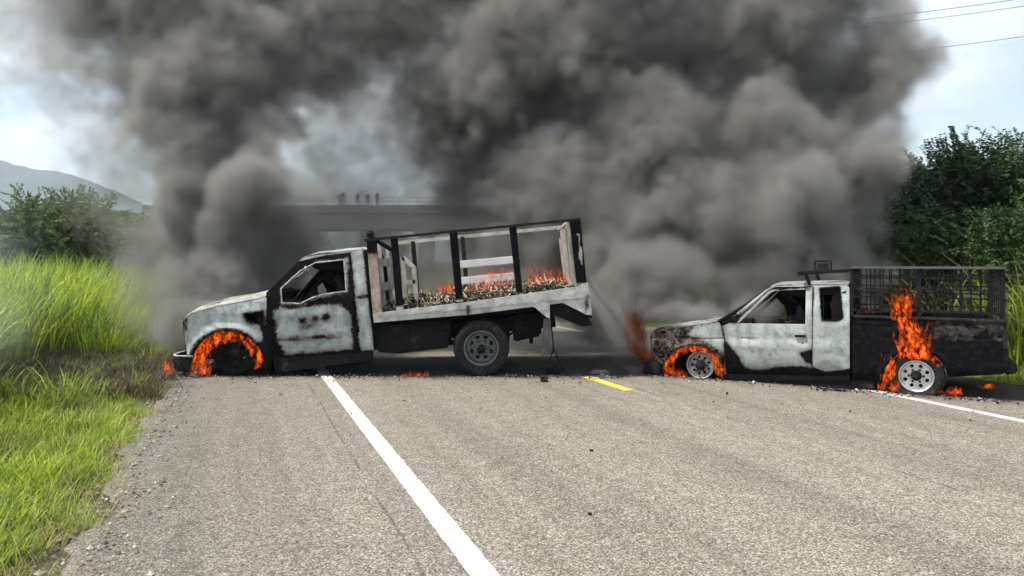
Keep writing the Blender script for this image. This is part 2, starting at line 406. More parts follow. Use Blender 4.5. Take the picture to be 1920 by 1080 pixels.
# ------------------------------------------------------------------ power lines
WIRE = simple('wire', (.04, .04, .04), .6); WOOD = simple('pole_wood', (.10, .07, .05), .9, var=.3)
def wire(a, c, sag, label):
    mb = MB(); a = Vector(a); c = Vector(c); N = 40
    mb.tube([a.lerp(c, i/N) - Vector((0, 0, sag*4*(i/N)*(1-i/N))) for i in range(N+1)], .012, 6)
    tag(mb.build('power_line', WIRE, smooth=True), label, 'power line', 'power lines crossing the sky')
YW = 34.0; kw = YW/F
def wp(px, py, Y=YW): return ((px-960)*Y/F, Y, CH-(py-HY)*Y/F)
def pole(p, label):
    r = empty('utility_pole', (p[0], p[1], 0)); tag(r, label, 'utility pole', 'utility poles carrying the power lines')
    mb = MB(); mb.tube([(0, 0, -.2), (0, 0, p[2]+1.2)], [.16, .10], 12); mb.build('pole', WOOD, r, True)
    mb = MB(); mb.box(-.06, .06, -.9, .9, p[2]-.26, p[2]-.14); mb.build('crossarm', WOOD, r); mb = MB(); mb.box(-.06, .06, -.6, .6, p[2]-1.74, p[2]-1.62); mb.build('crossarm', WOOD, r)
LP_, RP_ = wp(1180, 75, 36), wp(2700, -150, 30)
pole(LP_, 'wooden utility pole hidden behind the smoke'); pole(RP_, 'wooden utility pole far right of the road')
def w2(dz, dy, sag, lb): wire((LP_[0], LP_[1]+dy, LP_[2]+dz), (RP_[0], RP_[1]+dy, RP_[2]+dz), sag, lb)
w2(-.10, -.8, .85, 'upper thin black power line across the sky at the top right'); w2(-.14, .0, .95, 'thin black power line running just under the topmost one')
w2(-1.6, -.3, .9, 'lower thin black power line crossing the sky above the trees')
# ------------------------------------------------------------------ vegetation
def leaf_mat(name, c1, c2, trans=.35, rough=.55, sc=1.1):
    m = mat(name); b = NB(m.node_tree); g = b.n('ShaderNodeNewGeometry'); oi = b.n('ShaderNodeObjectInfo')
    n1 = b.noise(g.outputs['Position'], sc, 3, .6)
    f = b.math('ADD', b.math('MULTIPLY', b.math('SUBTRACT', n1, .5), 1.6), b.math('MULTIPLY_ADD', g.outputs['Random Per Island'], .9, .05))
    c = b.mix(b.math('MULTIPLY', f, 1.0, clamp=True), c1, c2)
    d = b.bsdf(c, rough, spec=.3); tr = b.n('ShaderNodeBsdfTranslucent'); b.set(tr.inputs['Color'], b.mix(1, c, (1.15, 1.2, .7), 'MULTIPLY'))
    ms = b.n('ShaderNodeMixShader'); ms.inputs[0].default_value = trans; b.set(ms.inputs[1], d); b.set(ms.inputs[2], tr.outputs[0]); b.out(ms.outputs[0]); return m
G_SHORT = leaf_mat('short_grass_leaf', (.11, .17, .022), (.42, .52, .07), sc=.9)
G_TALL = leaf_mat('tall_grass_leaf', (.065, .12, .018), (.44, .54, .075), sc=.55)
G_DRY = leaf_mat('dry_grass_leaf', (.012, .009, .007), (.10, .072, .042), .2)
G_PALE = leaf_mat('pale_grass_leaf', (.16, .20, .08), (.45, .46, .28), .4)
def clump(name, m, nb, rad, h0, h1, w, lean, droop, segs=4, seed=0, curl=.0):
    r = random.Random(seed); V = []; Fc = []
    for _ in range(nb):
        a = r.random()*6.283; q = rad*math.sqrt(r.random()); bx, by = q*math.cos(a), q*math.sin(a)
        d = a + r.uniform(-.9, .9); H = r.uniform(h0, h1); ln = r.uniform(.1, 1)*lean; dr = r.uniform(.2, 1)*droop; wd = w*r.uniform(.6, 1.2)
        tw = r.uniform(-1, 1); n0 = len(V)
        for i in range(segs+1):
            t = i/segs; out = H*(ln*t + dr*t*t*.9); z = H*(t*(1-.22*ln) - dr*t**3*.75)
            px = bx+math.cos(d)*out; py = by+math.sin(d)*out; ww = wd*(1-t**1.6)*(.6+.4*min(1, t*4)); ang = d+1.57+tw*t*.8
            if i == segs: V.append((px, py, z))
            else: V += [(px-math.cos(ang)*ww/2, py-math.sin(ang)*ww/2, z), (px+math.cos(ang)*ww/2, py+math.sin(ang)*ww/2, z)]
        for i in range(segs-1): k = n0+2*i; Fc.append((k, k+1, k+3, k+2))
        k = n0+2*(segs-1); Fc.append((k, k+1, k+2))
    return bpy.data.objects.new(name, mesh_from(name, V, Fc, m))
def scatter(name, variants, pts, label):
    """pts: (x, y, z, rot, scale, lean_x, lean_y); the tufts are laid down as one mesh"""
    rs = np.random.RandomState(len(pts)); pick = rs.randint(0, len(variants), len(pts)); P = np.array(pts, 'f'); VV = []; LL = []; CC = []; off = 0
    for k, vo in enumerate(variants):
        me = vo.data; nv = len(me.vertices); co = np.empty(nv*3, 'f'); me.vertices.foreach_get('co', co); co = co.reshape(-1, 3)
        nl = len(me.loops); li = np.empty(nl, 'i'); me.loops.foreach_get('vertex_index', li); ct = np.empty(len(me.polygons), 'i'); me.polygons.foreach_get('loop_total', ct)
        q = P[pick == k]
        if not len(q): continue
        c, s_ = np.cos(q[:, 3])[:, None], np.sin(q[:, 3])[:, None]; sc = q[:, 4][:, None]
        x = (co[:, 0]*c - co[:, 1]*s_)*sc; y = (co[:, 0]*s_ + co[:, 1]*c)*sc; z = co[:, 2][None]*sc
        x = x + z*q[:, 5][:, None]; y = y + z*q[:, 6][:, None]
        W_ = np.stack([x+q[:, 0][:, None], y+q[:, 1][:, None], z+q[:, 2][:, None]], -1).reshape(-1, 3); VV.append(W_)
        LL.append((li[None] + (np.arange(len(q))*nv)[:, None] + off).ravel()); CC.append(np.tile(ct, len(q))); off += len(W_)
    VV = np.concatenate(VV); LL = np.concatenate(LL).astype('i'); CC = np.concatenate(CC).astype('i')
    me = bpy.data.meshes.new(name); me.vertices.add(len(VV)); me.vertices.foreach_set('co', VV.ravel().astype('f'))
    me.loops.add(len(LL)); me.loops.foreach_set('vertex_index', LL); me.polygons.add(len(CC))
    me.polygons.foreach_set('loop_start', np.concatenate([[0], np.cumsum(CC)[:-1]]).astype('i')); me.update(calc_edges=True)
    me.materials.append(variants[0].data.materials[0])
    o = link(name, me); tag(o, label, 'grass', kind='stuff'); return o
def burnt_at(u, v): return math.hypot((u+2.2)/2.2, (v-11.9)/2.2) + .45*fbm(u*.9, v*.9, 3)
def gp(u, v, rot=None, sc=1.0, lx=.12):
    p = uv2w(u, v, gz(u, v)-.01); return (p.x, p.y, p.z, rnd.random()*6.28, sc, rnd.uniform(-lx, lx), rnd.uniform(-lx, lx))
short = [clump('g%d' % i, G_SHORT, 26, .15, .07, .26, .012, .55, .5, 3, i) for i in range(4)]
med = [clump('m%d' % i, G_TALL, 26, .16, .3, .75, .016, .5, .7, 4, 20+i) for i in range(3)]
tall = [clump('t%d' % i, G_TALL, 26, .30, .9, 1.95, .036, .22, .62, 5, 40+i) for i in range(4)]
dry = [clump('d%d' % i, G_DRY, 34, .16, .08, .42, .008, .8, .8, 3, 60+i) for i in range(3)]
pale = [clump('p%d' % i, G_PALE, 26, .20, 1.1, 2.0, .024, .3, .75, 6, 80+i) for i in range(3)]
pts = []
for _ in range(13500):
    v = 1.0 + 26*rnd.random()**1.9; u = EDGE_L + .05 - 3.4*rnd.random()**.9
    fr = fbm(u*1.3, v*1.3, 8)
    if burnt_at(u, v) < 1.0 and rnd.random() < .62: continue
    if u > EDGE_L-.12 and fr < .0: continue
    pts.append(gp(u, v, sc=rnd.uniform(.55, 1.15)*(1+.5*fr)*(1 if u < -1.2 else .7)))
scatter('short_grass', short, pts, 'short bright green grass along the left edge of the road')
pts = []
for _ in range(1500):
    v = 3.5 + 22*rnd.random(); u = -1.5 - 1.9*rnd.random()
    if burnt_at(u, v) < 1.0: continue
    if v < 9.5 and rnd.random() < .80: continue
    pts.append(gp(u, v, sc=rnd.uniform(.6, 1.1)*(.45 if v < 9 and u > -2.2 else 1)))
scatter('weeds', med, pts, 'knee high green weeds between the verge and the tall grass')
pts = []
for _ in range(3400):
    v = 9.0 + 45*rnd.random()**1.5; u = -2.0 - 9.5*rnd.random()**1.5 - (0.3 if v < 14 else 0)
    if burnt_at(u, v) < .85 and u > -3.0: continue
    if v < 11 and u > -2.8: continue
    pts.append(gp(u, v, sc=rnd.uniform(.75, 1.1)*(.55+.45*sstep(-2.0, -3.4, u)), lx=.18))
for _ in range(500):
    v = 2 + 8*rnd.random(); u = -3.9 - 6*rnd.random(); pts.append(gp(u, v, sc=rnd.uniform(.75, 1.1), lx=.18))
scatter('tall_grass', tall, pts, 'dense head high green grass on the bank left of the road')
pts = []
for _ in range(1900):
    a = rnd.random()*6.28; q = math.sqrt(rnd.random())*.95; u = -2.2+2.3*q*math.cos(a); v = 11.9+2.5*q*math.sin(a)
    if u > EDGE_L: continue
    pts.append(gp(u, v, sc=rnd.uniform(.5, 1.1), lx=.5))
for _ in range(700):
    v = 7+5*rnd.random(); u = -1.3-2.2*rnd.random()
    if fbm(u*1.1, v*1.1, 4) > .0: pts.append(gp(u, v, sc=rnd.uniform(.5, .9), lx=.5))
scatter('burnt_grass', dry, pts, 'scorched brown grass beside the burning truck bumper')
# right verge
pts = []
for _ in range(2400):
    v = -4+30*rnd.random(); u = EDGE_R - .05 + 3.0*rnd.random(); pts.append(gp(u, v, sc=rnd.uniform(.6, 1.3)))
scatter('short_grass', short, pts, 'short green grass along the right edge of the road')
pts = []
for _ in range(1500):
    v = -5+45*rnd.random(); u = EDGE_R + 1.0 + 8*rnd.random(); pts.append(gp(u, v, sc=rnd.uniform(.8, 1.25), lx=.2))
scatter('tall_grass', tall, pts, 'tall green grass behind the caged pickup bed')
pts = []
for _ in range(330):
    v = -3+22*rnd.random(); u = EDGE_R + 1.3 + 3.2*rnd.random(); pts.append(gp(u, v, sc=rnd.uniform(1.0, 1.4), lx=.25))
scatter('reeds', pale, pts, 'pale dry reed stalks standing in front of the dark trees')

BARK = simple('bark', (.09, .07, .05), .95, var=.3, scale=12, bump=.5)
LF_D = leaf_mat('dark_leaf', (.013, .030, .011), (.060, .108, .028), .2, .5, .5)
LF_M = leaf_mat('green_leaf', (.045, .07, .028), (.13, .19, .06), .3, .6, .6)
def tree_mesh(seed, H, Rr, nshoots, leaf, lw, m, spiky=1.0, inner=2500):
    """trunk mesh + crown mesh; leafy shoots climb out of the crown's volume"""
    r = random.Random(seed); tb = MB(); V = []; Fc = []
    th = H*.32
    tips = []
    tb.tube([(0, 0, -.2), (.05*H*.1, 0, th*.5), (0, .04, th), (0, 0, H*.75)], [.035*H*.5, .03*H*.5, .024*H*.5, .006*H], 10)
    for i in range(9):
        a = i*2.4+r.random(); z0 = th*(.6+.1*i); q = Rr*r.uniform(.45, .8); e = (math.cos(a)*q, math.sin(a)*q, min(H*.9, z0+H*r.uniform(.2, .42)))
        mid = (e[0]*.5, e[1]*.5, (z0+e[2])*.5-.05*H); tb.tube([(0, 0, z0), mid, e], [.018*H*.5, .012*H*.5, .004*H], 7)
    def leafq(p, d, L_, w_):
        d = d.normalized(); s_ = d.cross(Vector((r.uniform(-1, 1), r.uniform(-1, 1), r.uniform(-.3, 1)))).normalized()*w_/2; n = len(V)
        V.extend([tuple(p), tuple(p+d*L_*.45+s_), tuple(p+d*L_), tuple(p+d*L_*.45-s_)]); Fc.append((n, n+1, n+2, n+3))
    lobes = [(Vector((r.uniform(-.55, .55)*Rr, r.uniform(-.55, .55)*Rr, H*r.uniform(.38, .82))), r.uniform(.35, .6)*Rr) for _ in range(13)]
    for _ in range(nshoots):
        c, q = r.choice(lobes); d = Vector((r.gauss(0, 1), r.gauss(0, 1), r.gauss(.35, .8))).normalized()
        p = c+d*q*r.uniform(.5, 1.0)*Vector((1, 1, .8)).length/1.6; h = d.copy(); ln = r.uniform(.5, 1.2)*Rr*.38
        if r.random() < .25*spiky: h = (h+Vector((0, 0, 1.6))).normalized(); ln *= 1.5
        N = int(ln/ (leaf*.32)); bend = Vector((r.uniform(-.25, .25), r.uniform(-.25, .25), -.35*r.random()))
        for i in range(N):
            t = i/N; pp = p+h*ln*t+bend*ln*t*t; 
            if pp.z > H*1.08: break
            for sd in (-1, 1):
                a = h.cross(Vector((.2, .3, 1))).normalized()*sd + h*.5 + Vector((0, 0, r.uniform(-.5, .3))); leafq(pp, a, leaf*(1-.5*t)*r.uniform(.7, 1.2), lw)
    for i in range(int(spiky*9)):          # slender leafy leaders standing clear of the crown
        a = r.random()*6.28; q = Rr*math.sqrt(r.random())*.85; p = Vector((q*math.cos(a), q*math.sin(a), H*r.uniform(.60, .80))); ln = H*r.uniform(.16, .30); h = Vector((r.uniform(-.35, .35), r.uniform(-.35, .35), 1)).normalized(); bn = Vector((r.uniform(-.3, .3), r.uniform(-.3, .3), -.1))
        for k in range(34):
            t = k/34
            for sd in range(5):
                b2 = sd*1.256+k*.9; leafq(p+h*ln*t+bn*ln*t*t, Vector((math.cos(b2), math.sin(b2), .75)), leaf*(1.35-.8*t)*r.uniform(.7, 1.2), lw)
    for _ in range(inner):
        c, q = r.choice(lobes); d = Vector((r.gauss(0, 1), r.gauss(0, 1), r.gauss(0, 1))).normalized(); leafq(c+d*q*r.random()**.4, Vector((r.gauss(0, 1), r.gauss(0, 1), r.gauss(0, 1))), leaf*1.4, lw*1.9)
    return mesh_from('trunk', tb.v, tb.f, BARK, True), mesh_from('crown', V, Fc, m)
def tree(name, meshes, x, y, z, sc, label, cat, group, rz=0, sz=1.0):
    r_ = empty(name, (x, y, z), rz); r_.scale = (sc, sc, sc*sz); tag(r_, label, cat, group)
    link('trunk', meshes[0], r_); link('crown', meshes[1], r_)
TD = [tree_mesh(100+i, 5.2, 2.5, 620, .13, .042, LF_D, 2.2, 8000) for i in range(3)]
TL = [tree_mesh(200+i, 4.0, 2.4, 420, .20, .07, LF_M, .5, 3000) for i in range(2)]
TB = [tree_mesh(300+i, 2.2, 2.0, 420, .10, .036, LF_D, .8, 4200) for i in range(2)]
gr = 'dark trees behind the tall grass on the right'
spots = [(1700, 17.5, .92, 'spiky dark green tree at the edge of the smoke plume, thinnest crown'), (1790, 16.5, .95, 'dark green tree with two pointed shoots beside the smoky one'), (1880, 15.0, 1.05, 'dark green tree with feathery shoots above the pickup cage end'),
         (1985, 14.5, 1.1, 'tallest dark green tree at the right rim of the photo'), (2120, 14, 1.12, 'dark green tree standing just outside the right of the view'), (1640, 20, 1.0, 'dark green tree half swallowed by the right smoke plume'), (1740, 21, 1.2, 'dark green tree in the second row behind the spiky ones'),
         (1860, 20, 1.2, 'rounded dark green tree in the second row near the power lines'), (1970, 19, 1.3, 'broad dark tree in the second row at the far right'), (2100, 19, 1.3, 'dark tree in the second row right of the view'), (1560, 26, 1.1, 'dark tree deep behind the right smoke plume'), (1450, 32, 1.1, 'dark tree behind the pickup cab hidden in smoke')]
for i, (px, Y, sc, lb) in enumerate(spots):
    tree('roadside_tree', TD[i % 3], (px-960)*Y/F, Y, .1, sc, lb, 'tree', gr, i*1.3, .70 if Y < 18 else .64)
for i, (px, Y, sc) in enumerate([(1690, 14.5, .75), (1760, 14.2, .8), (1830, 13.6, .85), (1905, 12.9, .9), (1985, 12.5, .95), (1640, 16.5, .9)]):
    tree('bush', TB[i % 2], (px-960)*Y/F, Y, .1, sc, ['low dark bush nearest the smoke plume under the spiky tree', 'low dark bush second from the smoke plume', 'low dark bush above the middle of the pickup cage', 'low dark bush above the rear end of the pickup cage', 'low dark bush at the right rim of the photo', 'low dark bush inside the smoke edge'][i], 'bush', 'dark bushes under the right hand trees', i*2.1, 1.1)
grl = 'green trees beyond the tall grass on the left'
for i, (px, Y, sc, sz, lb) in enumerate([(95, 27, .98, 1.0, 'round grey green tree rising above the tall grass below the hill'), (215, 33, .92, .95, 'lighter green tree between the grey green tree and the smoke'), (300, 35, .95, .9, 'light green tree dimmed by the edge of the left smoke'),
                                (-40, 30, .85, .9, 'green tree at the left rim of the photo'), (165, 38, 1.0, .9, 'small green tree seen between two larger crowns'), (-150, 26, 1.0, 1, 'green tree left of the view'), (400, 45, 1.0, 1.0, 'green tree hidden behind the left smoke column'), (30, 44, 1.2, .8, 'low pale green tree in the far row under the hill'), (260, 50, 1.3, .8, 'pale green tree in the far row near the smoke')]):
    tree('roadside_tree', TL[i % 2], (px-960)*Y/F, Y, .1, sc, lb, 'tree', grl, i*1.7, sz)

for i, (px, Y, sc, lb) in enumerate([(180, 62, 1.25, 'distant tree on the left slope leading up to the overpass'), (255, 66, 1.35, 'distant tree on the slope just left of the overpass end'), (110, 68, 1.3, 'distant tree low on the slope behind the round green tree'), (320, 72, 1.3, 'distant tree beside the overpass end hidden in smoke'), (20, 64, 1.2, 'distant tree under the left end of the hill')]):
    tree('roadside_tree', TL[i % 2], (px-960)*Y/F, Y, .1, sc, lb, 'tree', grl, i*1.9, 1.0)

for i, X in enumerate((-52, -38, -24, -6, 9, 26)):
    tree('roadside_tree', TL[i % 2], X, 128+5*(i % 3), 0, 1.9, 'distant tree beyond the overpass dimmed by the smoke', 'tree', 'distant trees beyond the overpass', i*1.1, 1.05)
STRAW = leaf_mat('straw', (.20, .15, .07), (.50, .42, .22), .3)
straw = [clump('s%d' % i, STRAW, 14, .16, .08, .30, .006, .9, .8, 3, 90+i) for i in range(2)]
pts = []
for _ in range(1100):
    v = 1.5 + 14*rnd.random(); u = EDGE_L + .05 - 2.4*rnd.random()**1.6; pts.append(gp(u, v, sc=rnd.uniform(.5, 1.1), lx=.4))
scatter('dry_straw', straw, pts, 'dry straw mixed into the green grass on the left verge')
GRV = mat('gravel'); b = NB(GRV.node_tree); b.out(b.bsdf(b.ramp(b.n('ShaderNodeNewGeometry').outputs['Random Per Island'], [(0, (.06, .055, .05)), (.6, (.24, .22, .19)), (1, (.5, .47, .42))]), .9))
MG = MB(); rg = random.Random(11)
for _ in range(2600):
    v = rg.uniform(1.2, 16); u = EDGE_L + rg.gauss(.02, .16) + .16*fbm(v*.8, 3.1); sz = rg.uniform(.006, .018)*(1.5 if rg.random() < .1 else 1); p = uv2w(u, v, (.0 if u > EDGE_L+.1 else -.03)+sz*.3); n0 = len(MG.v); a = rg.random()*6
    for (x, y, z) in ((1, 0, 0), (0, 1, 0), (-1, 0, 0), (0, -1, 0), (0, 0, .8), (0, 0, -.6)):
        MG.v.append((p.x+sz*(x*math.cos(a)-y*math.sin(a))*rg.uniform(.7, 1.2), p.y+sz*(x*math.sin(a)+y*math.cos(a))*rg.uniform(.7, 1.2), p.z+sz*z))
    for i in range(4): MG.f += [(n0+i, n0+(i+1) % 4, n0+4), (n0+(i+1) % 4, n0+i, n0+5)]
tag(MG.build('gravel', GRV), 'loose gravel crumbling along the left edge of the asphalt', 'gravel', kind='stuff')
# ------------------------------------------------------------------ vehicles: shared tools
class Frame:
    """a vehicle's own frame: s along its near side, w inwards (away from the viewer), z up"""
    def __init__(f, ax, ay, yaw): f.A = (ax, ay); f.t = (math.cos(yaw), math.sin(yaw)); f.n = (-math.sin(yaw), math.cos(yaw)); f.yaw = yaw
    def tr(f, px, py, w=0.0):
        k = (px-960)/F; ax = f.A[0]+w*f.n[0]; ay = f.A[1]+w*f.n[1]
        s = (k*ay-ax)/(f.t[0]-k*f.t[1]); Y = ay+s*f.t[1]
        return s, CH-(py-HY)*Y/F
    def px(f, s, z, w=0.0):
        X = f.A[0]+w*f.n[0]+s*f.t[0]; Y = f.A[1]+w*f.n[1]+s*f.t[1]; return 960+F*X/Y, HY-(z-CH)*F/Y
def pip(x, y, P):
    r = False; j = len(P)-1
    for i in range(len(P)):
        if (P[i][1] > y) != (P[j][1] > y) and x < (P[j][0]-P[i][0])*(y-P[i][1])/(P[j][1]-P[i][1])+P[i][0]: r = not r
        j = i
    return r
def sdist(x, y, P):
    d = 1e9; j = len(P)-1
    for i in range(len(P)):
        ax, ay = P[j]; bx, by = P[i]; dx, dy = bx-ax, by-ay; L2 = dx*dx+dy*dy or 1e-9
        t = max(0, min(1, ((x-ax)*dx+(y-ay)*dy)/L2)); d = min(d, math.hypot(x-ax-t*dx, y-ay-t*dy)); j = i
    return d if pip(x, y, P) else -d
def panel(fr, name, outline, m, parent, holes=(), w=0.0, th=.02, step=.035, bulge=None, soot=None, px=True, dent=0.0, far=None):
    """sheet-metal panel: outline traced in the side elevation, cut into small faces, pressed to shape and given thickness"""
    conv = (lambda P: [fr.tr(x, y, w) for x, y in P]) if px else (lambda P: [tuple(p) for p in P])
    loops = [[Vector((a, c, 0)) for a, c in conv(P)] for P in [outline]+list(holes)]
    if far is not None: w = far
    tris = tessellate_polygon(loops); flat = [v for l in loops for v in l]
    bm = bmesh.new(); vs_ = [bm.verts.new((v.x, 0, v.y)) for v in flat]
    for t in tris:
        try: bm.faces.new([vs_[i] for i in t])
        except ValueError: pass
    xs_ = [v.x for v in flat]; zs_ = [v.y for v in flat]
    def cuts(lo, hi): n_ = int((hi-lo)/step); return [lo+(hi-lo)*(i+1)/(n_+1) for i in range(n_)]
    for c in cuts(min(xs_), max(xs_)): bmesh.ops.bisect_plane(bm, geom=bm.verts[:]+bm.edges[:]+bm.faces[:], plane_co=(c, 0, 0), plane_no=(1, 0, 0), dist=1e-5)
    for c in cuts(min(zs_), max(zs_)): bmesh.ops.bisect_plane(bm, geom=bm.verts[:]+bm.edges[:]+bm.faces[:], plane_co=(0, 0, c), plane_no=(0, 0, 1), dist=1e-5)
    bmesh.ops.dissolve_degenerate(bm, dist=1e-4, edges=bm.edges[:])
    bmesh.ops.recalc_face_normals(bm, faces=bm.faces[:])
    if sum(f_.normal.y*f_.calc_area() for f_ in bm.faces) > 0: bmesh.ops.reverse_faces(bm, faces=bm.faces[:])
    sgn = 1 if far is None else -1
    lay = bm.verts.layers.float.new('soot')
    for v in bm.verts:
        s, z = v.co.x, v.co.z
        if soot:
            qx, qy = fr.px(s, z, 0); v[lay] = soot(qx, qy)
        b_ = (bulge(s, z) if bulge else 0) + (dent*fbm(s*3.1, z*3.1, 2.2, 3) if dent else 0)
        v.co.y = w + sgn*b_
    old = bm.faces[:]
    dup = bmesh.ops.duplicate(bm, geom=bm.verts[:]+bm.edges[:]+bm.faces[:])
    vm = {a: c for a, c in dup['vert_map'].items() if isinstance(a, bmesh.types.BMVert)}
    be = [e for f_ in old for e in f_.edges if len(e.link_faces) == 1]
    for v, v2 in vm.items():
        if v.index is not None: pass
    nf = [g_ for g_ in dup['geom'] if isinstance(g_, bmesh.types.BMFace)]
    nv = {v for f_ in nf for v in f_.verts}
    for v in nv: v.co.y += sgn*th
    bmesh.ops.reverse_faces(bm, faces=nf)
    em = {a: c for a, c in dup['edge_map'].items()}
    for e in set(be):
        e2 = em.get(e)
        if e2 is None: continue
        a, c = e.verts; a2, c2 = vm.get(a), vm.get(c)
        if a2 is None or c2 is None: continue
        try: bm.faces.new((a, c, c2, a2))
        except ValueError: pass
    bmesh.ops.recalc_face_normals(bm, faces=bm.faces[:])
    me = bpy.data.meshes.new(name); bm.to_mesh(me); bm.free(); me.materials.append(m); me.shade_smooth(); me.set_sharp_from_angle(angle=R(35))
    return link(name, me, parent)
def surf(name, rows, m, parent, th=.015, soot=None, smooth=True):
    """sheet from rows of points with thickness downwards"""
    mb = MB(); n_ = len(rows[0]); mb.v = [tuple(p) for r_ in rows for p in r_]
    k = len(mb.v); mb.v += [(p[0], p[1], p[2]-th) for p in mb.v[:k]]
    nr = len(rows)
    for j in range(nr-1):
        for i in range(n_-1):
            a = j*n_+i; mb.f.append((a, a+1, a+n_+1, a+n_)); mb.f.append((k+a, k+a+n_, k+a+n_+1, k+a+1))
    for j in range(nr-1):
        for i in (0, n_-1): a = j*n_+i; mb.f.append((a, a+n_, k+a+n_, k+a))
    for i in range(n_-1):
        for j in (0, nr-1): a = j*n_+i; mb.f.append((a, a+1, k+a+1, k+a))
    o = mb.build(name, m, parent); recalc(o); o.data.shade_smooth(); o.data.set_sharp_from_angle(angle=R(40))
    if soot:
        at_ = o.data.attributes.new('soot', 'FLOAT', 'POINT'); at_.data.foreach_set('value', np.array([soot(v.co) for v in o.data.vertices], 'f'))
    return o
def arc(cx, cy, r, a0, a1, n=16, ry=None):
    ry = ry or r
    return [(cx+r*math.cos(R(a0+(a1-a0)*i/n)), cy-ry*math.sin(R(a0+(a1-a0)*i/n))) for i in range(n+1)]
def burnt_paint(name, white, tint, amp=.5, sc=1.0, rust=.35):
    """scorched paint: 'soot' attribute (positive = paint left, negative = burnt black), broken up by noise"""
    m = mat(name); b = NB(m.node_tree); t = b.n('ShaderNodeTexCoord').outputs['Object']; a = b.n('ShaderNodeAttribute', attribute_name='soot').outputs['Fac']
    n1 = b.noise(t, 5*sc, 9, .68, .4); n2 = b.noise(t, 22*sc, 6, .7, .6); n3 = b.noise(t, 90*sc, 4, .7); n4 = b.noise(t, 2.2*sc, 5, .6, .15)
    k = b.math('ADD', a, b.math('ADD', b.math('MULTIPLY', b.math('SUBTRACT', n1, .5), 1.8*amp), b.math('ADD', b.math('MULTIPLY', b.math('SUBTRACT', n2, .5), 1.3*amp), b.math('MULTIPLY', b.math('SUBTRACT', n3, .5), .6*amp))))
    clean = b.mapr(k, -.14, .20, 0, 1)
    w_ = b.mix(b.mapr(n4, .35, .65), white, tint); w_ = b.mix(b.mapr(n2, .5, .75, 0, .35), w_, tuple(x*.55 for x in tint))
    w_ = b.mix(b.mapr(n3, .35, .75, 0, .22), w_, (.80, .80, .77)); n5 = b.noise(t, 9*sc, 8, .75, .15); w_ = b.mix(b.mapr(n5, .46, .68, 0, .75), w_, tuple(x*.38 for x in tint)); n6 = b.noise(b.comb(b.math('MULTIPLY', b.sep(t)[0], 14*sc), 0.0, b.math('MULTIPLY', b.sep(t)[2], 2.2)), 1.0, 5, .65); w_ = b.mix(b.mapr(n6, .5, .75, 0, .35), w_, tuple(x*.6 for x in tint))
    w_ = b.mix(b.mapr(k, .05, .85, .50, 0), w_, (.085, .080, .078)); w_ = b.mix(b.mapr(b.math('ADD', n4, b.math('MULTIPLY', n2, .4)), .78, .95, 0, .35), w_, (.20, .135, .09))
    blk = b.mix(b.mapr(n2, .5, .8), (.004, .004, .006), (.026, .024, .023)); blk = b.mix(b.mapr(n1, .66, .78, 0, .5), blk, (.15, .13, .115))
    rs_ = b.math('MULTIPLY', b.mapr(b.math('ABSOLUTE', k), 0.0, .22, rust, 0), b.mapr(n2, .35, .6))
    c = b.mix(clean, blk, w_); c = b.mix(rs_, c, (.19, .105, .06))
    nr = b.bump(b.math('ADD', b.math('MULTIPLY', clean, .7), b.math('ADD', n2, b.math('MULTIPLY', n3, .5))), .45, .004)
    b.out(b.bsdf(c, b.math('MULTIPLY_ADD', clean, -.25, .9), 0.0, nr, b.math('MULTIPLY_ADD', clean, .3, .08))); return m
def charred(name='charred_steel', ash=.25, c0=(.010, .010, .012)):
    m = mat(name); b = NB(m.node_tree); t = b.n('ShaderNodeTexCoord').outputs['Object']
    n1 = b.noise(t, 4, 8, .65); n2 = b.noise(t, 30, 6, .7)
    c = b.mix(b.mapr(n2, .4, .8), tuple(x*.5 for x in c0), tuple(x*2+.004 for x in c0)); c = b.mix(b.mapr(b.math('ADD', n1, b.math('MULTIPLY', n2, .5)), .88, 1.02, 0, ash), c, (.30, .27, .25))
    c = b.mix(b.mapr(n1, .58, .7, 0, ash*.8), c, (.11, .06, .035))
    b.out(b.bsdf(c, .8, 0, b.bump(b.math('ADD', n1, n2), .5, .01), .12)); return m
PAINT_T = burnt_paint('scorched_white_paint', (.42, .455, .465), (.17, .20, .22), .85)
PAINT_H = burnt_paint('blistered_white_paint', (.62, .62, .57), (.33, .335, .31), .7, 1.4)
PAINT_B = burnt_paint('bed_white_paint', (.55, .56, .53), (.36, .37, .36), .45)
PAINT_P = burnt_paint('pickup_white_paint', (.45, .48, .47), (.23, .275, .265), .6, .9)
CHAR = charred(); CHAR_A = charred('ashen_steel', .75, (.02, .019, .019)); TUBE = simple('bare_scorched_tube', (.46, .42, .37), .6, .2, .35, 6)
RUB = charred('dusty_tyre_rubber', .12, (.022, .022, .023)); RUBB = charred('burnt_rubber', .1, (.008, .008, .008))
DARKIN = simple('burnt_interior', (.008, .0075, .0075), .9, var=.4, bump=.5, spec=.1)
RIM_G = simple('dull_steel_rim', (.13, .135, .14), .6, .5, .3, 14, .2)
RIM_C = simple('bare_bright_rim', (.60, .60, .60), .38, .75, .25, 10, .2)
RIM_B = simple('scorched_rim', (.26, .25, .25), .55, .6, .5, 12, .3)
WOODW = simple('white_painted_board', (.66, .67, .67), .7, var=.12, scale=5, bump=.2)
EMB_W = simple('warm_scorched_steel', (.25, .17, .14), .7, .2, .6, 7, .3)
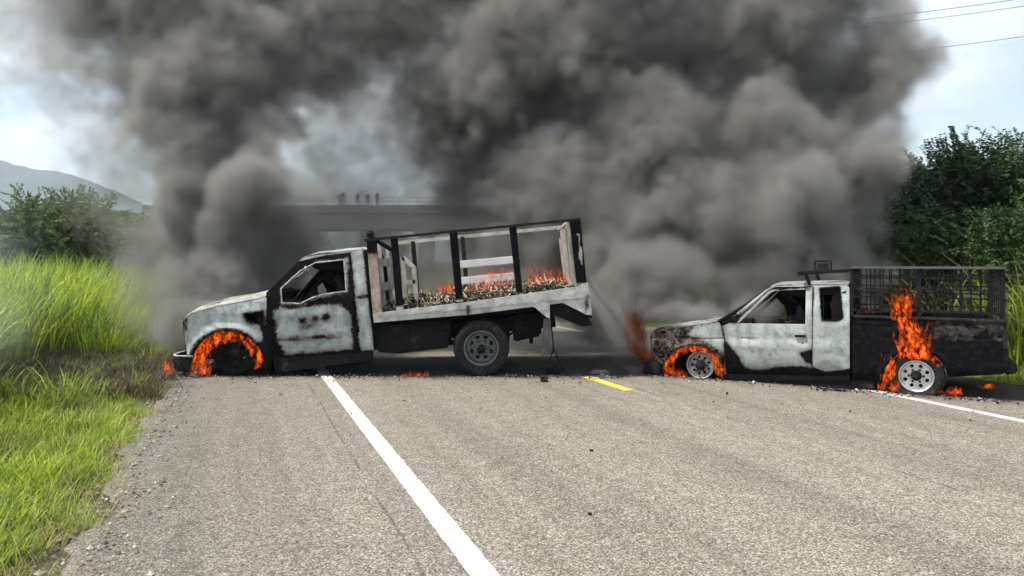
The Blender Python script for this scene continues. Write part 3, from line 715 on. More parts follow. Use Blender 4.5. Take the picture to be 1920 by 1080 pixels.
def ringdisc(mb, c, r0, r1, w, nh, hr, hsz, seg=64):
    """wheel disc between radii r0..r1 with nh hand holes, as polygons facing -w and +w"""
    outer = [Vector((c[0]+r1*math.cos(2*math.pi*i/seg), c[1]+r1*math.sin(2*math.pi*i/seg), 0)) for i in range(seg)]
    loops = [outer]
    if r0 > 0: loops.append([Vector((c[0]+r0*math.cos(2*math.pi*i/24), c[1]+r0*math.sin(2*math.pi*i/24), 0)) for i in range(24)])
    for h in range(nh):
        th = 2*math.pi*(h+.5)/nh; hc = (c[0]+hr*math.cos(th), c[1]+hr*math.sin(th)); L_ = []
        for i in range(12):
            a = 2*math.pi*i/12; dr, dt = hsz[0]*math.cos(a), hsz[1]*math.sin(a); L_.append(Vector((hc[0]+dr*math.cos(th)-dt*math.sin(th), hc[1]+dr*math.sin(th)+dt*math.cos(th), 0)))
        loops.append(L_)
    tr_ = tessellate_polygon(loops); fl = [v for l in loops for v in l]; n = len(mb.v)
    mb.v += [(v.x, w, v.y) for v in fl]+[(v.x, w+.012, v.y) for v in fl]; k = len(fl)
    mb.f += [(n+a, n+b_, n+c_) for a, b_, c_ in tr_]+[(n+k+c_, n+k+b_, n+k+a) for a, b_, c_ in tr_]
    o = 0
    for l in loops:
        for i in range(len(l)): a, b_ = o+i, o+(i+1) % len(l); mb.f.append((n+a, n+b_, n+k+b_, n+k+a))
        o += len(l)
def wheel(parent, c, w, r, width, rim_r, rm, tm, holes=(8, .62, .10, .07), dish=.06, flat=0.0, tyre=True, hub=.22, nut=6, label=None, face=-1):
    """wheel with its own tyre, rim and hub; face -1 looks towards the viewer's side"""
    wt = empty('wheel'); wt.parent = parent
    if label: wt['label'] = label
    cs, cz = c
    if tyre:
        h = width/2; P = [(rim_r*.98, -h*.78), (rim_r*1.06, -h*.95), (r*.80, -h*1.05), (r*.93, -h*.98), (r*.985, -h*.80), (r*.985, -h*.55), (r*.965, -h*.52), (r*.965, -h*.44), (r, -h*.41), (r, -h*.06), (r*.975, -h*.04), (r*.975, h*.04),
             (r, h*.06), (r, h*.41), (r*.965, h*.44), (r*.965, h*.52), (r*.985, h*.55), (r*.985, h*.8), (r*.93, h*.98), (r*.8, h*1.05), (rim_r*1.06, h*.95), (rim_r*.98, h*.78)]
        mb = MB(); mb.lathe(P, (cs, w, cz), (0, 1, 0), 72)
        V2 = []
        for i, (x, y, z) in enumerate(mb.v):
            rr = math.hypot(x-cs, z-cz)
            if rr > r*.9 and (i % 72) % 3 == 0: x = cs+(x-cs)*.982; z = cz+(z-cz)*.982      # cross grooves of the tread
            if flat and z < cz:
                lim = cz-r+flat
                if z < lim+.05: q = (lim+.05-z); z = max(z, lim) if z < lim else z; y = w+(y-w)*(1+q*2.2)
            V2.append((x, y, z))
        mb.v = V2; o = mb.build('tyre', tm, wt, True); recalc(o)
        if True: o.data.set_sharp_from_angle(angle=R(40))
    f_ = face; h = width/2; e = f_*h
    mb = MB(); R1 = rim_r
    prof = [(R1*1.02, e*.86), (R1*1.03, e*.92), (R1*.99, e*.93), (R1*.93, e*.84), (R1*.90, e*.50), (R1*.86, e*.40 if dish < .1 else -e*.1), (R1*.84, -e*.8), (R1*.98, -e*.9), (R1*1.02, -e*.84)]
    mb.lathe(prof, (cs, w, cz), (0, 1, 0), 56)
    wd = w+e*.9-f_*dish
    nh, hrr, a, b_ = holes
    ringdisc(mb, (cs, cz), 0, R1*.89, wd, nh, R1*hrr, (R1*a, R1*b_))
    o = mb.build('rim', rm, wt); recalc(o); o.data.shade_smooth(); o.data.set_sharp_from_angle(angle=R(35))
    mb = MB(); mb.lathe([(R1*hub*1.5, 0), (R1*hub*1.45, f_*.02), (R1*hub, f_*.03), (R1*hub*.9, f_*.065), (R1*hub*.3, f_*.075), (.001, f_*.075)], (cs, wd, cz), (0, 1, 0), 24)
    for i in range(nut):
        t = 2*math.pi*i/nut; mb.lathe([(.014, 0), (.014, f_*.03), (.006, f_*.036), (.001, f_*.036)], (cs+R1*hub*1.9*math.cos(t), wd, cz+R1*hub*1.9*math.sin(t)), (0, 1, 0), 6)
    o = mb.build('hub', CHAR_A if rm is not RIM_G else rm, wt); recalc(o)
    return wt
def mk(fr, parent):
    """collector bound to a vehicle: boxes and bars given by pixel outline at some depth"""
    def prism(name, P, w0, w1, m, px=True, bev=.0, p=None):
        pts = [fr.tr(x, y, max(0, w0)) if px else (x, y) for x, y in P]; k = len(pts); mb = MB()
        mb.v = [(s, w0, z) for s, z in pts]+[(s, w1, z) for s, z in pts]
        mb.f = [tuple(range(k)), tuple(range(2*k-1, k-1, -1))]+[(i, k+i, k+(i+1) % k, (i+1) % k) for i in range(k)]
        o = mb.build(name, m, p or parent); recalc(o)
        if bev:
            me = o.data; bm = bmesh.new(); bm.from_mesh(me); bmesh.ops.bevel(bm, geom=bm.edges[:], offset=bev, segments=2, affect='EDGES', clamp_overlap=True); bm.to_mesh(me); bm.free()
        return o
    return prism

# ------------------------------------------------------------------ the stake truck
TK = Frame(-2.6, 10.57, 0.0); TW = 2.0
truck = empty('stake_truck', (-2.6, 10.57, 0)); tag(truck, 'burnt white stake bed truck with its nose down and front wheel in flames', 'truck')
pr = mk(TK, truck); T = TK.tr
belt = T(600, 562)[1]; top = T(620, 470)[1]; low = T(600, 650)[1]
def tumble(s, z):
    a = max(0, (z-belt)/(top-belt)); c = max(0, (low+.15-z)/.3)
    return .17*a**1.25 + .04*c*c - .018*math.exp(-((z-(belt-.22))/.12)**2)
def patches(good, bad=(), k=14, base=None):
    def f_(x, y):
        d = max(sdist(x, y, P) for P in good) if good else -20
        for P in bad: d = min(d, -sdist(x, y, P))
        return max(-1, min(1, d/k))
    return f_
# door: 'paint left' patch and three burnt-through blots like in the photograph
door_out = [(504, 552), (512, 541), (560, 489), (600, 480), (652, 473), (657, 500), (662, 560), (668, 657), (600, 663), (531, 669), (520, 640), (509, 600)]
door_win = [(529, 568), (526, 541), (560, 508), (587, 493), (641, 487), (649, 546), (606, 552), (586, 558), (563, 569)]
door_good = [[(513, 580), (560, 577), (600, 572), (640, 570), (658, 590), (666, 612), (664, 655), (600, 660), (533, 667), (522, 640)]]
blot = lambda cx, cy, a, c: [(cx+a*math.cos(t*.63), cy+c*math.sin(t*.63)) for t in range(10)]
win_trim = [[(527, 540), (560, 507), (586, 492), (641, 485), (648, 484), (652, 548), (608, 556), (586, 562), (563, 572), (527, 571)]]
ds_ = patches(door_good+win_trim, [blot(569, 601, 9, 6), blot(591, 598, 7, 6), blot(612, 594, 9, 7), blot(577, 612, 11, 3.2), [(515, 634), (560, 634), (600, 629), (640, 631), (640, 634), (600, 633.5), (560, 638), (516, 639)],
                                  [(653, 470), (663, 470), (672, 660), (662, 660), (657, 560)]], 12)
door = panel(TK, 'door', door_out, PAINT_T, truck, [door_win], 0, .03, bulge=tumble, soot=ds_, dent=.012)
panel(TK, 'door', door_out, PAINT_T, truck, [[(529, 568), (527, 547), (539, 537), (548, 555), (550, 567)]], 0, .03, bulge=tumble, soot=lambda x, y: -.3, far=TW, step=.08)
# raised trim round the window, thick beaded edge
def bead(P, w_, r_, m, parent, name='window_frame', close=True):
    pts = [(s, w_+tumble(s, z), z) for s, z in [T(x, y) for x, y in P]]
    if close: pts.append(pts[0])
    mb = MB(); q = []
    for a, c in zip(pts, pts[1:]):
        for i in range(6): q.append(tuple(Vector(a).lerp(Vector(c), i/6)+Vector((0, .004*fbm(a[0]*9+i, a[2]*9), .005*fbm(i*.7, a[0]*5)))))
    q.append(pts[-1]); mb.tube(q, r_, 7); return mb.build(name, m, parent, True)
SC_LT = simple('scorched_pale_edge', (.36, .36, .335), .7, var=.75, scale=14, bump=.4)
bead(door_win, -.006, .0085, SC_LT, door)
# cab side: pillar, roof rail, rear quarter, sill
cab_out = [(500, 548), (557, 487), (568, 480), (610, 473), (668, 467.5), (675, 471), (684, 508), (690, 560), (697, 610), (700, 656), (690, 657), (640, 668), (540, 682), (512, 690), (506, 650), (500, 600)]
cab_hole = [(506, 555), (514, 544), (561, 491.5), (600, 483), (651, 476), (655.5, 500), (660.5, 560), (666.5, 655), (600, 661.5), (532.5, 667), (522, 640), (511, 600)]
cs_ = patches([[(650, 466), (676, 466), (690, 560), (702, 658), (676, 658), (671, 600), (661, 520)], [(556, 490), (568, 478), (672, 464), (672, 472), (610, 478), (566, 489)]], [[(667, 556), (690, 553), (691, 558), (668, 560)], [(684, 500), (696, 500), (702, 600), (698, 620), (690, 560)]], 8)
panel(TK, 'cab_side', cab_out, PAINT_T, truck, [cab_hole], .006, .05, bulge=tumble, soot=cs_, dent=.008)
panel(TK, 'cab_side', cab_out, PAINT_T, truck, [cab_hole], .006, .05, bulge=tumble, soot=lambda x, y: -.4, far=TW-.006, step=.09)
# roof
def rows_between(P, w0, w1, n, crown, ws=None):
    out_ = []
    for (x, y) in P:
        s, z = T(x, y); o_ = tumble(s, z); a, c = w0+o_, w1-o_
        out_.append([(s+.01*fbm(i*.8, s*5), a+(c-a)*i/n, z+crown*math.sin(math.pi*i/n)+.008*fbm(s*5, i*.9)) for i in range(n+1)])
    return out_
ht = lambda co: .15+.5*fbm(co.x*2.2, co.y*2.2)
surf('roof', rows_between([(557, 488), (563, 482), (575, 478), (600, 474.5), (630, 471.5), (655, 468.8), (668, 467.3), (675, 470)], .0, TW, 14, .06), PAINT_H, truck, .02, soot=ht)
surf('rear_panel', rows_between([(675, 471), (680, 490), (684, 508), (688, 540), (690, 562), (695, 600), (699, 640), (700, 656)], .03, TW-.03, 10, .0), CHAR, truck, .02)
mb = MB(); q0 = T(675, 478); q1 = T(689, 552); mb.bar((q0[0]+.03, .35, q0[1]), (q1[0]+.03, .35, q1[1]), .04); mb.build('rear_window_frame', CHAR, truck)
mb = MB(); mb.bar((q0[0]+.03, TW-.35, q0[1]), (q1[0]+.03, TW-.35, q1[1]), .04); mb.build('rear_window_frame', CHAR, truck)
# windscreen surround
mb = MB()
def ws_(x, y, w_): s, z = T(x, y); return (s, w_, z)
for sd in (0, 1):
    f2 = lambda w_: w_ if not sd else TW-w_
    mb.tube([ws_(499, 553, f2(.05)), ws_(530, 518, f2(.12)), ws_(560, 486, f2(.20))], [.03, .026, .026], 8)
mb.tube([ws_(560, 486, .2), ws_(559, 484, 1.0), ws_(560, 486, TW-.2)], .03, 8)
mb.tube([ws_(500, 556, .06), ws_(494, 553, 1.0), ws_(500, 556, TW-.06)], .035, 8); mb.build('windscreen_frame', CHAR_A, truck, True)
# hood, fenders, nose
hood_line = [(336, 603), (343, 594), (352, 588), (380, 580), (407, 572), (450, 565.5), (480, 559), (500, 553)]
rows = []
for (x, y) in hood_line:
    s, z = T(x, y); n = 18
    rows.append([(s-.05*math.sin(math.pi*i/n), .10+(TW-.2)*i/n, z+.09*math.sin(math.pi*i/n)**.7+.012*fbm(s*6, i*1.1)) for i in range(n+1)])
surf('hood', rows, PAINT_H, truck, .03, soot=lambda co: .35+.55*fbm(co.x*2.5, co.y*2.5, 4))
fend = [(344, 601), (352, 592), (380, 583), (407, 575), (450, 568.5), (480, 562), (500, 556), (504, 600), (508, 650), (509, 690), (500, 690)] + arc(428, 688, 68, 2, 150, 20) + [(362, 665), (350, 664), (345, 640)]
vent = [(457, 590), (493, 583.5), (488, 609), (475, 606), (463, 600)]
fs_ = patches([[(342, 594), (407, 568), (500, 548), (502, 585), (496, 612), (492, 640)] + arc(428, 688, 72, 42, 165, 12) + [(350, 668), (344, 640)]],
              [[(455, 588), (496, 581), (498, 640), (487, 612), (462, 603)], [(344, 598), (348, 598), (352, 620), (344, 620)]], 13)
def fbulge(s, z):
    x, y = TK.px(s, z); d = math.hypot(x-428, y-688); edge_ = max(0, 1-abs(d-74)/9.0)
    return .07*max(0, (590-y)/30)**1.5*.9 - .055*edge_ + .02*max(0, (365-x)/20)**2
fender = panel(TK, 'fender', fend, PAINT_T, truck, [vent], 0, .025, bulge=fbulge, soot=fs_, dent=.006)
panel(TK, 'fender', fend, PAINT_T, truck, [], 0, .025, bulge=fbulge, soot=lambda x, y: -.2, far=TW, step=.07)
mb = MB(); mb.lathe([(.535, 0), (.535, .35), (.56, .35), (.56, 0)], (T(428, 688)[0], .05, T(428, 688)[1]), (0, 1, 0), 40)
mb.f = [f_ for f_ in mb.f if all(mb.v[i][2] > T(428, 688)[1]-.05 for i in f_)]; _u = sorted({i for f_ in mb.f for i in f_}); _m = {a_: k_ for k_, a_ in enumerate(_u)}; mb.v = [mb.v[i] for i in _u]; mb.f = [tuple(_m[i] for i in f_) for f_ in mb.f]; mb.build('wheelhouse', DARKIN, truck)
pr('inner_fender', [(509, 560), (509, 685), (500, 685), (497, 655), (492, 620), (480, 596), (470, 585), (458, 580)], .10, .13, DARKIN)
g0 = T(340, 602); g1 = T(346, 664)
gr_ = empty('grille'); gr_.parent = truck
mb = MB(); mb.bar((g0[0], .12, g0[1]), (g0[0], TW-.12, g0[1]), .06, .05); mb.bar((g1[0], .12, g1[1]), (g1[0], TW-.12, g1[1]), .06, .06)
for w_ in (.12, .55, TW-.55, TW-.12): mb.bar((g0[0], w_, g0[1]), (g1[0], w_, g1[1]), .05)
mb.build('grille_frame', CHAR_A, gr_)
for k in range(5):
    t = (k+.7)/6; s = g0[0]+(g1[0]-g0[0])*t; z = g0[1]+(g1[1]-g0[1])*t; mb = MB(); mb.bar((s, .55, z), (s, TW-.55, z), .03, .02); mb.build('slat', CHAR, gr_)
for w_ in (.33, TW-.33):
    mb = MB(); mb.lathe([(.001, .06), (.07, .05), (.13, .01), (.15, -.02), (.165, -.02)], ((g0[0]+g1[0])/2, w_, (g0[1]+g1[1])/2+.05), (1, 0, 0), 20); o = mb.build('headlight', CHAR_A, truck, True)
pr('radiator_support', [(352, 604), (352, 680), (358, 680), (358, 604)], .15, TW-.15, DARKIN)
pr('engine', [(372, 588), (372, 650), (490, 650), (490, 575), (430, 580)], .45, TW-.45, DARKIN, bev=.03)
# bumper: wraps round the corner, pale top edge
bs = [T(x, y) for x, y in ((314, 668), (327, 697), (354, 697), (355, 668))]
mb = MB(); bp = [(-.02, .30), (.0, .12), (.06, .02), (.14, -.03), (.34, -.04)]
b0 = T(312, 668); b1 = T(318, 697); L0 = []
for dx, w_ in [(.0, TW/2), (.0, .35), (.03, .12), (.10, .01), (.20, -.03), (.36, -.035)]: L0.append((dx, w_))
full = [(dx, TW-w_) for dx, w_ in reversed(L0[1:])] + L0
zt, zb = b0[1], b1[1]
for dx, w_ in full:
    s0 = b0[0]+dx
    for (ds, dz, dw) in ((0.03, zt, 0), (0.0, zt-.02, 0), (-.005, (zt+zb)/2+.02, 0), (.02, (zt+zb)/2-.02, 0), (.015, zb+.03, 0), (.035, zb, 0)):
        mb.v.append((s0+ds, w_+(.01 if w_ < 1 else -.01)*(1 if dz == zb else 0), dz))
for j in range(len(full)-1):
    for i in range(5): a = j*6+i; mb.f.append((a, a+1, a+7, a+6))
bump_ = mb.build('bumper', CHAR_A, truck, True); md = bump_.modifiers.new('th', 'SOLIDIFY'); md.thickness = .012
mb = MB(); mb.tube([(b0[0]+dx+.03, w_, zt+.004) for dx, w_ in full], .016, 6); mb.build('bumper_edge', SC_LT, bump_, True)
# cab inside
pr('floor_pan', [(500, 660), (697, 648), (698, 656), (500, 672)], .05, TW-.05, DARKIN)
pr('firewall', [(498, 560), (498, 668), (504, 668), (504, 560)], .08, TW-.08, DARKIN)
pr('dashboard', [(506, 566), (506, 590), (528, 592), (532, 574), (522, 564)], .12, TW-.12, DARKIN, bev=.02)
pr('seat_back', [(640, 520), (632, 520), (622, 630), (645, 630), (655, 560)], .12, TW-.12, DARKIN, bev=.03)
pr('headliner', [(574, 486), (590, 506), (640, 506), (648, 520), (664, 520), (664, 478)], .22, TW-.22, DARKIN, bev=.02)
pr('seat', [(560, 622), (560, 645), (640, 640), (640, 618)], .12, TW-.12, DARKIN, bev=.03)
mb = MB(); c0 = T(556, 566, .4); tor = [(c0[0]+.07*math.cos(t*.3142), .45+.19*math.sin(t*.3142), c0[1]+.16*math.cos(t*.3142)) for t in range(21)]; mb.tube(tor, .013, 6)
mb.bar((c0[0], .45, c0[1]), (c0[0]-.35, .45, c0[1]-.2), .03); mb.bar((c0[0], .27, c0[1]), (c0[0], .63, c0[1]), .02); mb.build('steering_wheel', CHAR, truck, True)
mb = MB(); a = T(538, 533, .12); c = T(566, 512, .12); mb.tube([(a[0], .10, a[1]), ((a[0]+c[0])/2, .11, (a[1]+c[1])/2+.015), (c[0], .12, c[1]), (c[0]+.06, .12, c[1]+.08), (c[0]+.10, .12, c[1]+.02)], [.014, .016, .018, .03, .02], 7)
mb.build('mirror_arm', SC_LT, truck, True)
# chassis
def rail(px0, py0, px1, py1, w_, h=.18, wd=.08):
    a = T(px0, py0); c = T(px1, py1); mb = MB(); mb.bar((a[0], w_, a[1]), (c[0], w_, c[1]), wd, h); return mb.build('chassis_rail', CHAR, truck)
for w_ in (.55, TW-.55): rail(350, 672, 505, 660, w_); rail(505, 660, 1045, 606, w_, .2)
for x in (520, 600, 690, 780, 870, 960, 1030):
    y = 660-(x-505)*.1; s, z = T(x, y); mb = MB(); mb.bar((s, .55, z), (s, TW-.55, z), .08, .12); mb.build('crossmember', CHAR, truck)
pr('rocker', [(509, 662), (530, 672), (668, 660), (697, 658), (697, 676), (640, 684), (540, 697), (515, 697)], .03, .16, CHAR, bev=.01)
pr('rocker', [(509, 662), (530, 672), (668, 660), (697, 658), (697, 676), (640, 684), (540, 697), (515, 697)], TW-.16, TW-.03, CHAR, bev=.01)
pr('fuel_tank', [(704, 612), (704, 660), (742, 664), (842, 652), (842, 600)], .14, .62, CHAR, bev=.03)
pr('tool_box', [(735, 610), (735, 655), (835, 645), (835, 600)], TW-.6, TW-.14, CHAR, bev=.03)
mb = MB(); a = T(902, 655); mb.tube([(a[0], -.02, a[1]), (a[0], TW, a[1])], .06, 12); mb.lathe([(.001, -.16), (.12, -.13), (.18, 0), (.12, .13), (.001, .16)], (a[0], TW/2, a[1]), (0, 1, 0), 20); mb.build('rear_axle', CHAR, truck, True)
mb = MB(); a2 = T(434, 664); mb.tube([(a2[0], 0.1, a2[1]), (a2[0], TW-.1, a2[1])], .045, 10); mb.build('front_axle', CHAR, truck, True)
mb = MB(); mb.tube([(T(560, 662)[0], TW/2, T(560, 662)[1]), (a[0], TW/2, a[1])], .04, 10); mb.build('driveshaft', CHAR, truck, True)
for w_ in (.48, TW-.48):
    mb = MB(); p = [T(830, 628), T(866, 648), T(902, 652), T(938, 642), T(975, 618)]; 
    for k in range(4): mb.tube([(s, w_, z+.015*k-.03) for s, z in (p[k//2:len(p)-k//2])], .012, 6)
    mb.build('leaf_spring', CHAR, truck, True)
pr('spare_carrier', [(962, 590), (962, 642), (1015, 630), (1018, 584)], .45, TW-.45, CHAR, bev=.03)
mb = MB(); s, z = T(998, 650); mb.tube([(s, .6, z+.08), (s, .6, z-.02)], .03, 8); mb.build('tail_pipe', CHAR, truck, True)
# wheels (two behind each other at the rear)
wheel(truck, T(902, 653.5), .14, .405, .24, .245, RIM_G, RUB, (8, .62, .10, .14), .13, .01, label='dusty rear wheel with its tyre still whole')
wheel(truck, T(902, 653.5), TW-.14, .405, .24, .245, RIM_G, RUB, (8, .60, .085, .12), .13, .01, face=1)
wheel(truck, T(902, 653.5), .42, .405, .24, .245, RIM_G, RUB, (8, .60, .085, .12), .13, .01); wheel(truck, T(902, 653.5), TW-.42, .405, .24, .245, RIM_G, RUB, (8, .60, .085, .12), .13, .01, face=1)
wheel(truck, T(436, 663), .20, .335, .22, .225, RUBB, RUBB, (6, .62, .09, .12), .03, .02, label='charred front wheel sunk in flames')
wheel(truck, T(436, 663), TW-.20, .335, .22, .225, RUBB, RUBB, (6, .62, .09, .12), .03, .02, face=1)
# ---- the stake bed
BW0, BW1 = -.08, 2.10
def P2(x, y, w_): s, z = T(x, y, w_); return (s, w_, z)
bed = empty('stake_bed'); bed.parent = truck
rail_soot = patches([[(690, 575), (1110, 520), (1110, 600), (690, 615)]], [[(876, 572), (882, 572), (880, 598), (877, 598)], [(1096, 565), (1101, 555), (1102, 575), (1097, 585)]], 7)
siderail = [(699, 588.5), (712, 586), (880, 566), (1000, 549), (1085, 537), (1102, 529), (1108, 560), (1110, 591), (1099, 590), (1090, 585), (1055, 568), (1031, 571), (1031, 597), (1026, 596), (1001, 575), (880, 590), (701, 605)]
def rb(s, z): x, y = TK.px(s, z); return -.015 if y < 579-(x-880)*.095 else .0
panel(TK, 'side_rail', siderail, PAINT_B, bed, w=BW0, th=.05, step=.03, bulge=rb, soot=rail_soot, dent=.008)
fs2 = [(699, 590), (880, 568), (1102, 545), (1108, 560), (880, 590), (701, 605)]
s0 = T(699, 590)[0]; s1 = T(1106, 545)[0]; slope = (T(1100, 546)[1]-T(701, 594)[1])/(T(1100, 546)[0]-T(701, 594)[0]); zf0 = T(701, 594)[1]
zf = lambda s: zf0+(s-s0)*slope
NF = 11
for k in range(NF):          # deck boards
    w_ = BW0+.07+(BW1-BW0-.14)*(k+.5)/NF; mb = MB(); mb.bar((s0+.02, w_, zf(s0)-.03), (s1-.02, w_, zf(s1)-.03), (BW1-BW0-.14)/NF-.008, .035); mb.build('deck_board', CHAR_A, bed)
o = panel(TK, 'side_rail', [T(x, y) for x, y in fs2], PAINT_B, bed, px=False, w=BW1, th=.05, step=.2, soot=lambda x, y: .2)
for k in range(8):
    s = s0+.15+(s1-s0-.3)*k/7; mb = MB(); mb.bar((s, BW0+.06, zf(s)-.10), (s, BW1-.02, zf(s)-.10), .06, .09); mb.build('deck_beam', CHAR, bed)
pr('sill_beam', [(702, 603), (1000, 573), (1000, 583), (702, 618)], .28, .40, CHAR, p=bed); pr('sill_beam', [(702, 603), (1000, 573), (1000, 583), (702, 618)], TW-.4, TW-.28, CHAR, p=bed)
PX = [((687, 704), 449, (699, 716), 587, 'warm'), ((732, 745), 446, (743, 756), 581, None), ((842, 857), 432, (855, 868), 566, None), ((954, 968), 422, (969, 980), 552, None), ((1068, 1088), 410, (1081, 1100), 531, 'rear')]
def foot_soot(x, y):
    yy = 574-(x-745)*.105; return max(-1, min(1, (y-yy)/7)) if True else 0
POST = burnt_paint('stake_post_paint', (.60, .60, .57), (.45, .45, .43), .33, 1.6, .5)
POSTW = burnt_paint('front_post_paint', (.48, .36, .30), (.20, .13, .11), .7, 1.2, .4)
def post(name, x0, y0, x1, y1, w_, parent, m=POST, sf=foot_soot, d=.05, far=False, step=.04):
    if not far: P = [(x0[0], y0), (x0[1], y0-1.2), (x1[1], y1-1), (x1[0], y1)]
    return panel(TK, name, P, m, parent, w=w_, th=d, step=step, soot=sf, dent=.006)
for k, (t_, y0, b_, y1, kd) in enumerate(PX):
    if kd == 'warm': post('stake_post', t_, y0, b_, y1, BW0+.005, bed, POSTW, lambda x, y: max(-1, min(1, (y-478)/26)), .09)
    elif kd == 'rear': post('stake_post', t_, y0, b_, y1, BW0+.005, bed, POST, lambda x, y: -.55+(.75 if (438 < y < 500 and abs(x-1085-(y-450)*.1) < 3.5) else 0), .04)
    else: post('stake_post', t_, y0, b_, y1, BW0+.005, bed)
def far_line(x0, y0, x1, y1, w_, nm, m, wd, h, par=bed):
    """bar seen on the near side at these pixels, rebuilt at depth w_ (same place along the truck)"""
    a = T(x0, y0); c = T(x1, y1); mb = MB(); mb.bar((a[0], w_, a[1]), (c[0], w_, c[1]), wd, h); return mb.build(nm, m, par)
far_line(686, 450.5, 1088, 411.5, BW0+.03, 'top_rail', CHAR_A, .06, .035)
far_line(686, 450.5, 1088, 411.5, BW1-.03, 'top_rail', TUBE, .05, .06)
for (xa, xb) in ((695, 707), (738, 750), (849, 861), (961, 974)):
    ya = 450.5-(xa-686)*.097; mb = MB(); a = T(xa, ya); c = T(xb, 592-(xb-700)*.105); mb.bar((a[0], BW1-.03, a[1]), (c[0], BW1-.03, c[1]), .06, .07); mb.build('stake_post', CHAR_A if xa < 900 else TUBE, bed)
far_line(1072, 412, 1086, 535, BW1-.03, 'stake_post', TUBE, .05, .09)
# rear frame and swung gate seen from inside
for w_ in (.10, .16): far_line(1066, 418, 1079, 535, BW0+w_, 'gate_frame', TUBE, .03, .03)
mb = MB()
for a, c in (((1064, 416, .18), (1076, 535, .18)), ((1064, 416, .18), (1064, 419, 1.0)), ((1064, 419, 1.0), (1076, 535, 1.0)), ((1076, 533, .18), (1076, 533, 1.0)), ((1066, 440, 1.25), (1078, 535, 1.25)), ((1064, 419, 1.25), (1064, 419, 2.0)), ((1066, 440, 1.95), (1078, 535, 1.95))):
    p = T(a[0], a[1]); q = T(c[0], c[1]); mb.bar((p[0], a[2], p[1]), (q[0], c[2], q[1]), .035)
mb.build('gate_frame', TUBE, bed)
# headboard behind the cab
hb = empty('headboard'); hb.parent = bed
for w_ in (BW0+.05, .65, 1.35, BW1-.05): far_line(695, 450, 707, 590, w_, 'upright', EMB_W if w_ < .1 else TUBE, .06, .05, hb)
for (y, hh) in ((452, .05), (492, .12), (540, .12), (575, .08)):
    a = T(696+(y-450)*.09, y); mb = MB(); mb.bar((a[0]+.02, BW0+.05, a[1]), (a[0]+.02, BW1-.05, a[1]), .03, hh); mb.build('slat', simple('ashy_board', (.30, .27, .27), .9, var=.4, bump=.4), hb)
mb = MB(); a = T(694, 442); mb.lathe([(.001, -.05), (.05, -.04), (.06, .02), (.03, .06), (.001, .07)], (a[0], .0, a[1]+.01), (.2, 0, 1), 10); a2_ = T(700, 447); b2_ = T(728, 468)
mb.bar((a2_[0], .0, a2_[1]), (b2_[0], .25, b2_[1]), .045); mb.build('burnt_clamp', CHAR, bed)
# bracket standing inside the bed, and pale boards left along the far side
mb = MB()
for a, c in (((744, 482), (766, 502)), ((766, 502), (771, 566)), ((744, 482), (750, 560)), ((752, 530), (770, 530))):
    p = T(*a); q = T(*c); mb.bar((p[0], .55, p[1]), (q[0], .55, q[1]), .05, .06)
    mb.bar((p[0], .75, p[1]), (q[0], .75, q[1]), .03, .03)
mb.build('bracket', TUBE, bed)
for (y0, y1, hh) in ((497, 488, .13), (528, 519, .13)):
    for (xa, xb) in ((855, 958),):
        p = T(xa, y0, 1.9); q = T(xb+6, y1-1, 1.9); mb = MB(); mb.bar((p[0], BW1-.12, p[1]), (q[0], BW1-.12, q[1]), .04, hh); o = mb.build('side_board', WOODW, bed, bevel=.012)
# mud flap and the dangling strap
fl = [(1019, 597), (1033, 599), (1032, 630), (1029, 667), (1014, 668), (1017, 640)]
panel(TK, 'mud_flap', fl, simple('grey_rubber_flap', (.10, .095, .09), .8, var=.3), bed, w=.06, th=.015, bulge=lambda s, z: .03*math.sin(z*9+s*20))
pr('wheel_guard', [(1034, 575), (1055, 571), (1100, 592), (1112, 610), (1090, 612), (1036, 590)], .05, TW-.05, CHAR, p=bed)
pr('rear_bar', [(1098, 560), (1107, 560), (1110, 596), (1100, 596)], BW0+.06, BW1, CHAR, p=bed)
# end of truck
# ------------------------------------------------------------------ the pickup
PYAW = -math.atan2(1.25, 2.36)
PK = Frame(2.64, 10.40, PYAW); QW = 1.62
pick = empty('pickup_truck', (2.64, 10.40, 0), PYAW); tag(pick, 'burnt white extended cab pickup with a caged black bed and flaming wheels', 'pickup truck')
prp = mk(PK, pick); Q = PK.tr
pbelt = Q(1450, 608)[1]; ptop = Q(1500, 536)[1]
def ptum(s, z):
    a = max(0, (z-pbelt)/(ptop-pbelt)); c = max(0, (.45-z)/.3); return .15*a**1.3 + .05*c*c - .012*math.exp(-((z-(pbelt-.17))/.02)**2)*0
crease = Q(1450, 635.6)[1]
def pb(s, z): x, y = PK.px(s, z); return ptum(s, z) + (.012*math.exp(-((y-635.6)/1.3)**2)) - .01*math.exp(-((y-650)/8)**2)
dsP = patches([[(1352, 606), (1384, 606), (1384, 600), (1440, 545), (1509, 540), (1524, 536), (1524, 664), (1512, 668), (1522, 690), (1500, 688), (1455, 688), (1425, 694), (1395, 690), (1378, 660), (1362, 640)]],
              [[(1498, 662), (1525, 655), (1525, 678), (1514, 684), (1505, 672)], [(1357, 640), (1366, 648), (1384, 668), (1390, 686), (1355, 700)]], 10)
dout = [(1357, 636), (1352, 612), (1374, 603), (1440, 545), (1448, 541.5), (1521, 538.5), (1522, 600), (1522, 712), (1440, 712), (1362, 708)]
dwin = [(1384, 606.5), (1441, 549.5), (1450, 546), (1509, 543), (1510, 608)]
pdoor = panel(PK, 'door', dout, PAINT_P, pick, [dwin], 0, .03, bulge=pb, soot=dsP)
panel(PK, 'door', dout, PAINT_P, pick, [[(1384, 606.5), (1424, 568), (1440, 586), (1446, 607)]], 0, .03, bulge=ptum, soot=lambda x, y: -.2, far=QW, step=.08)
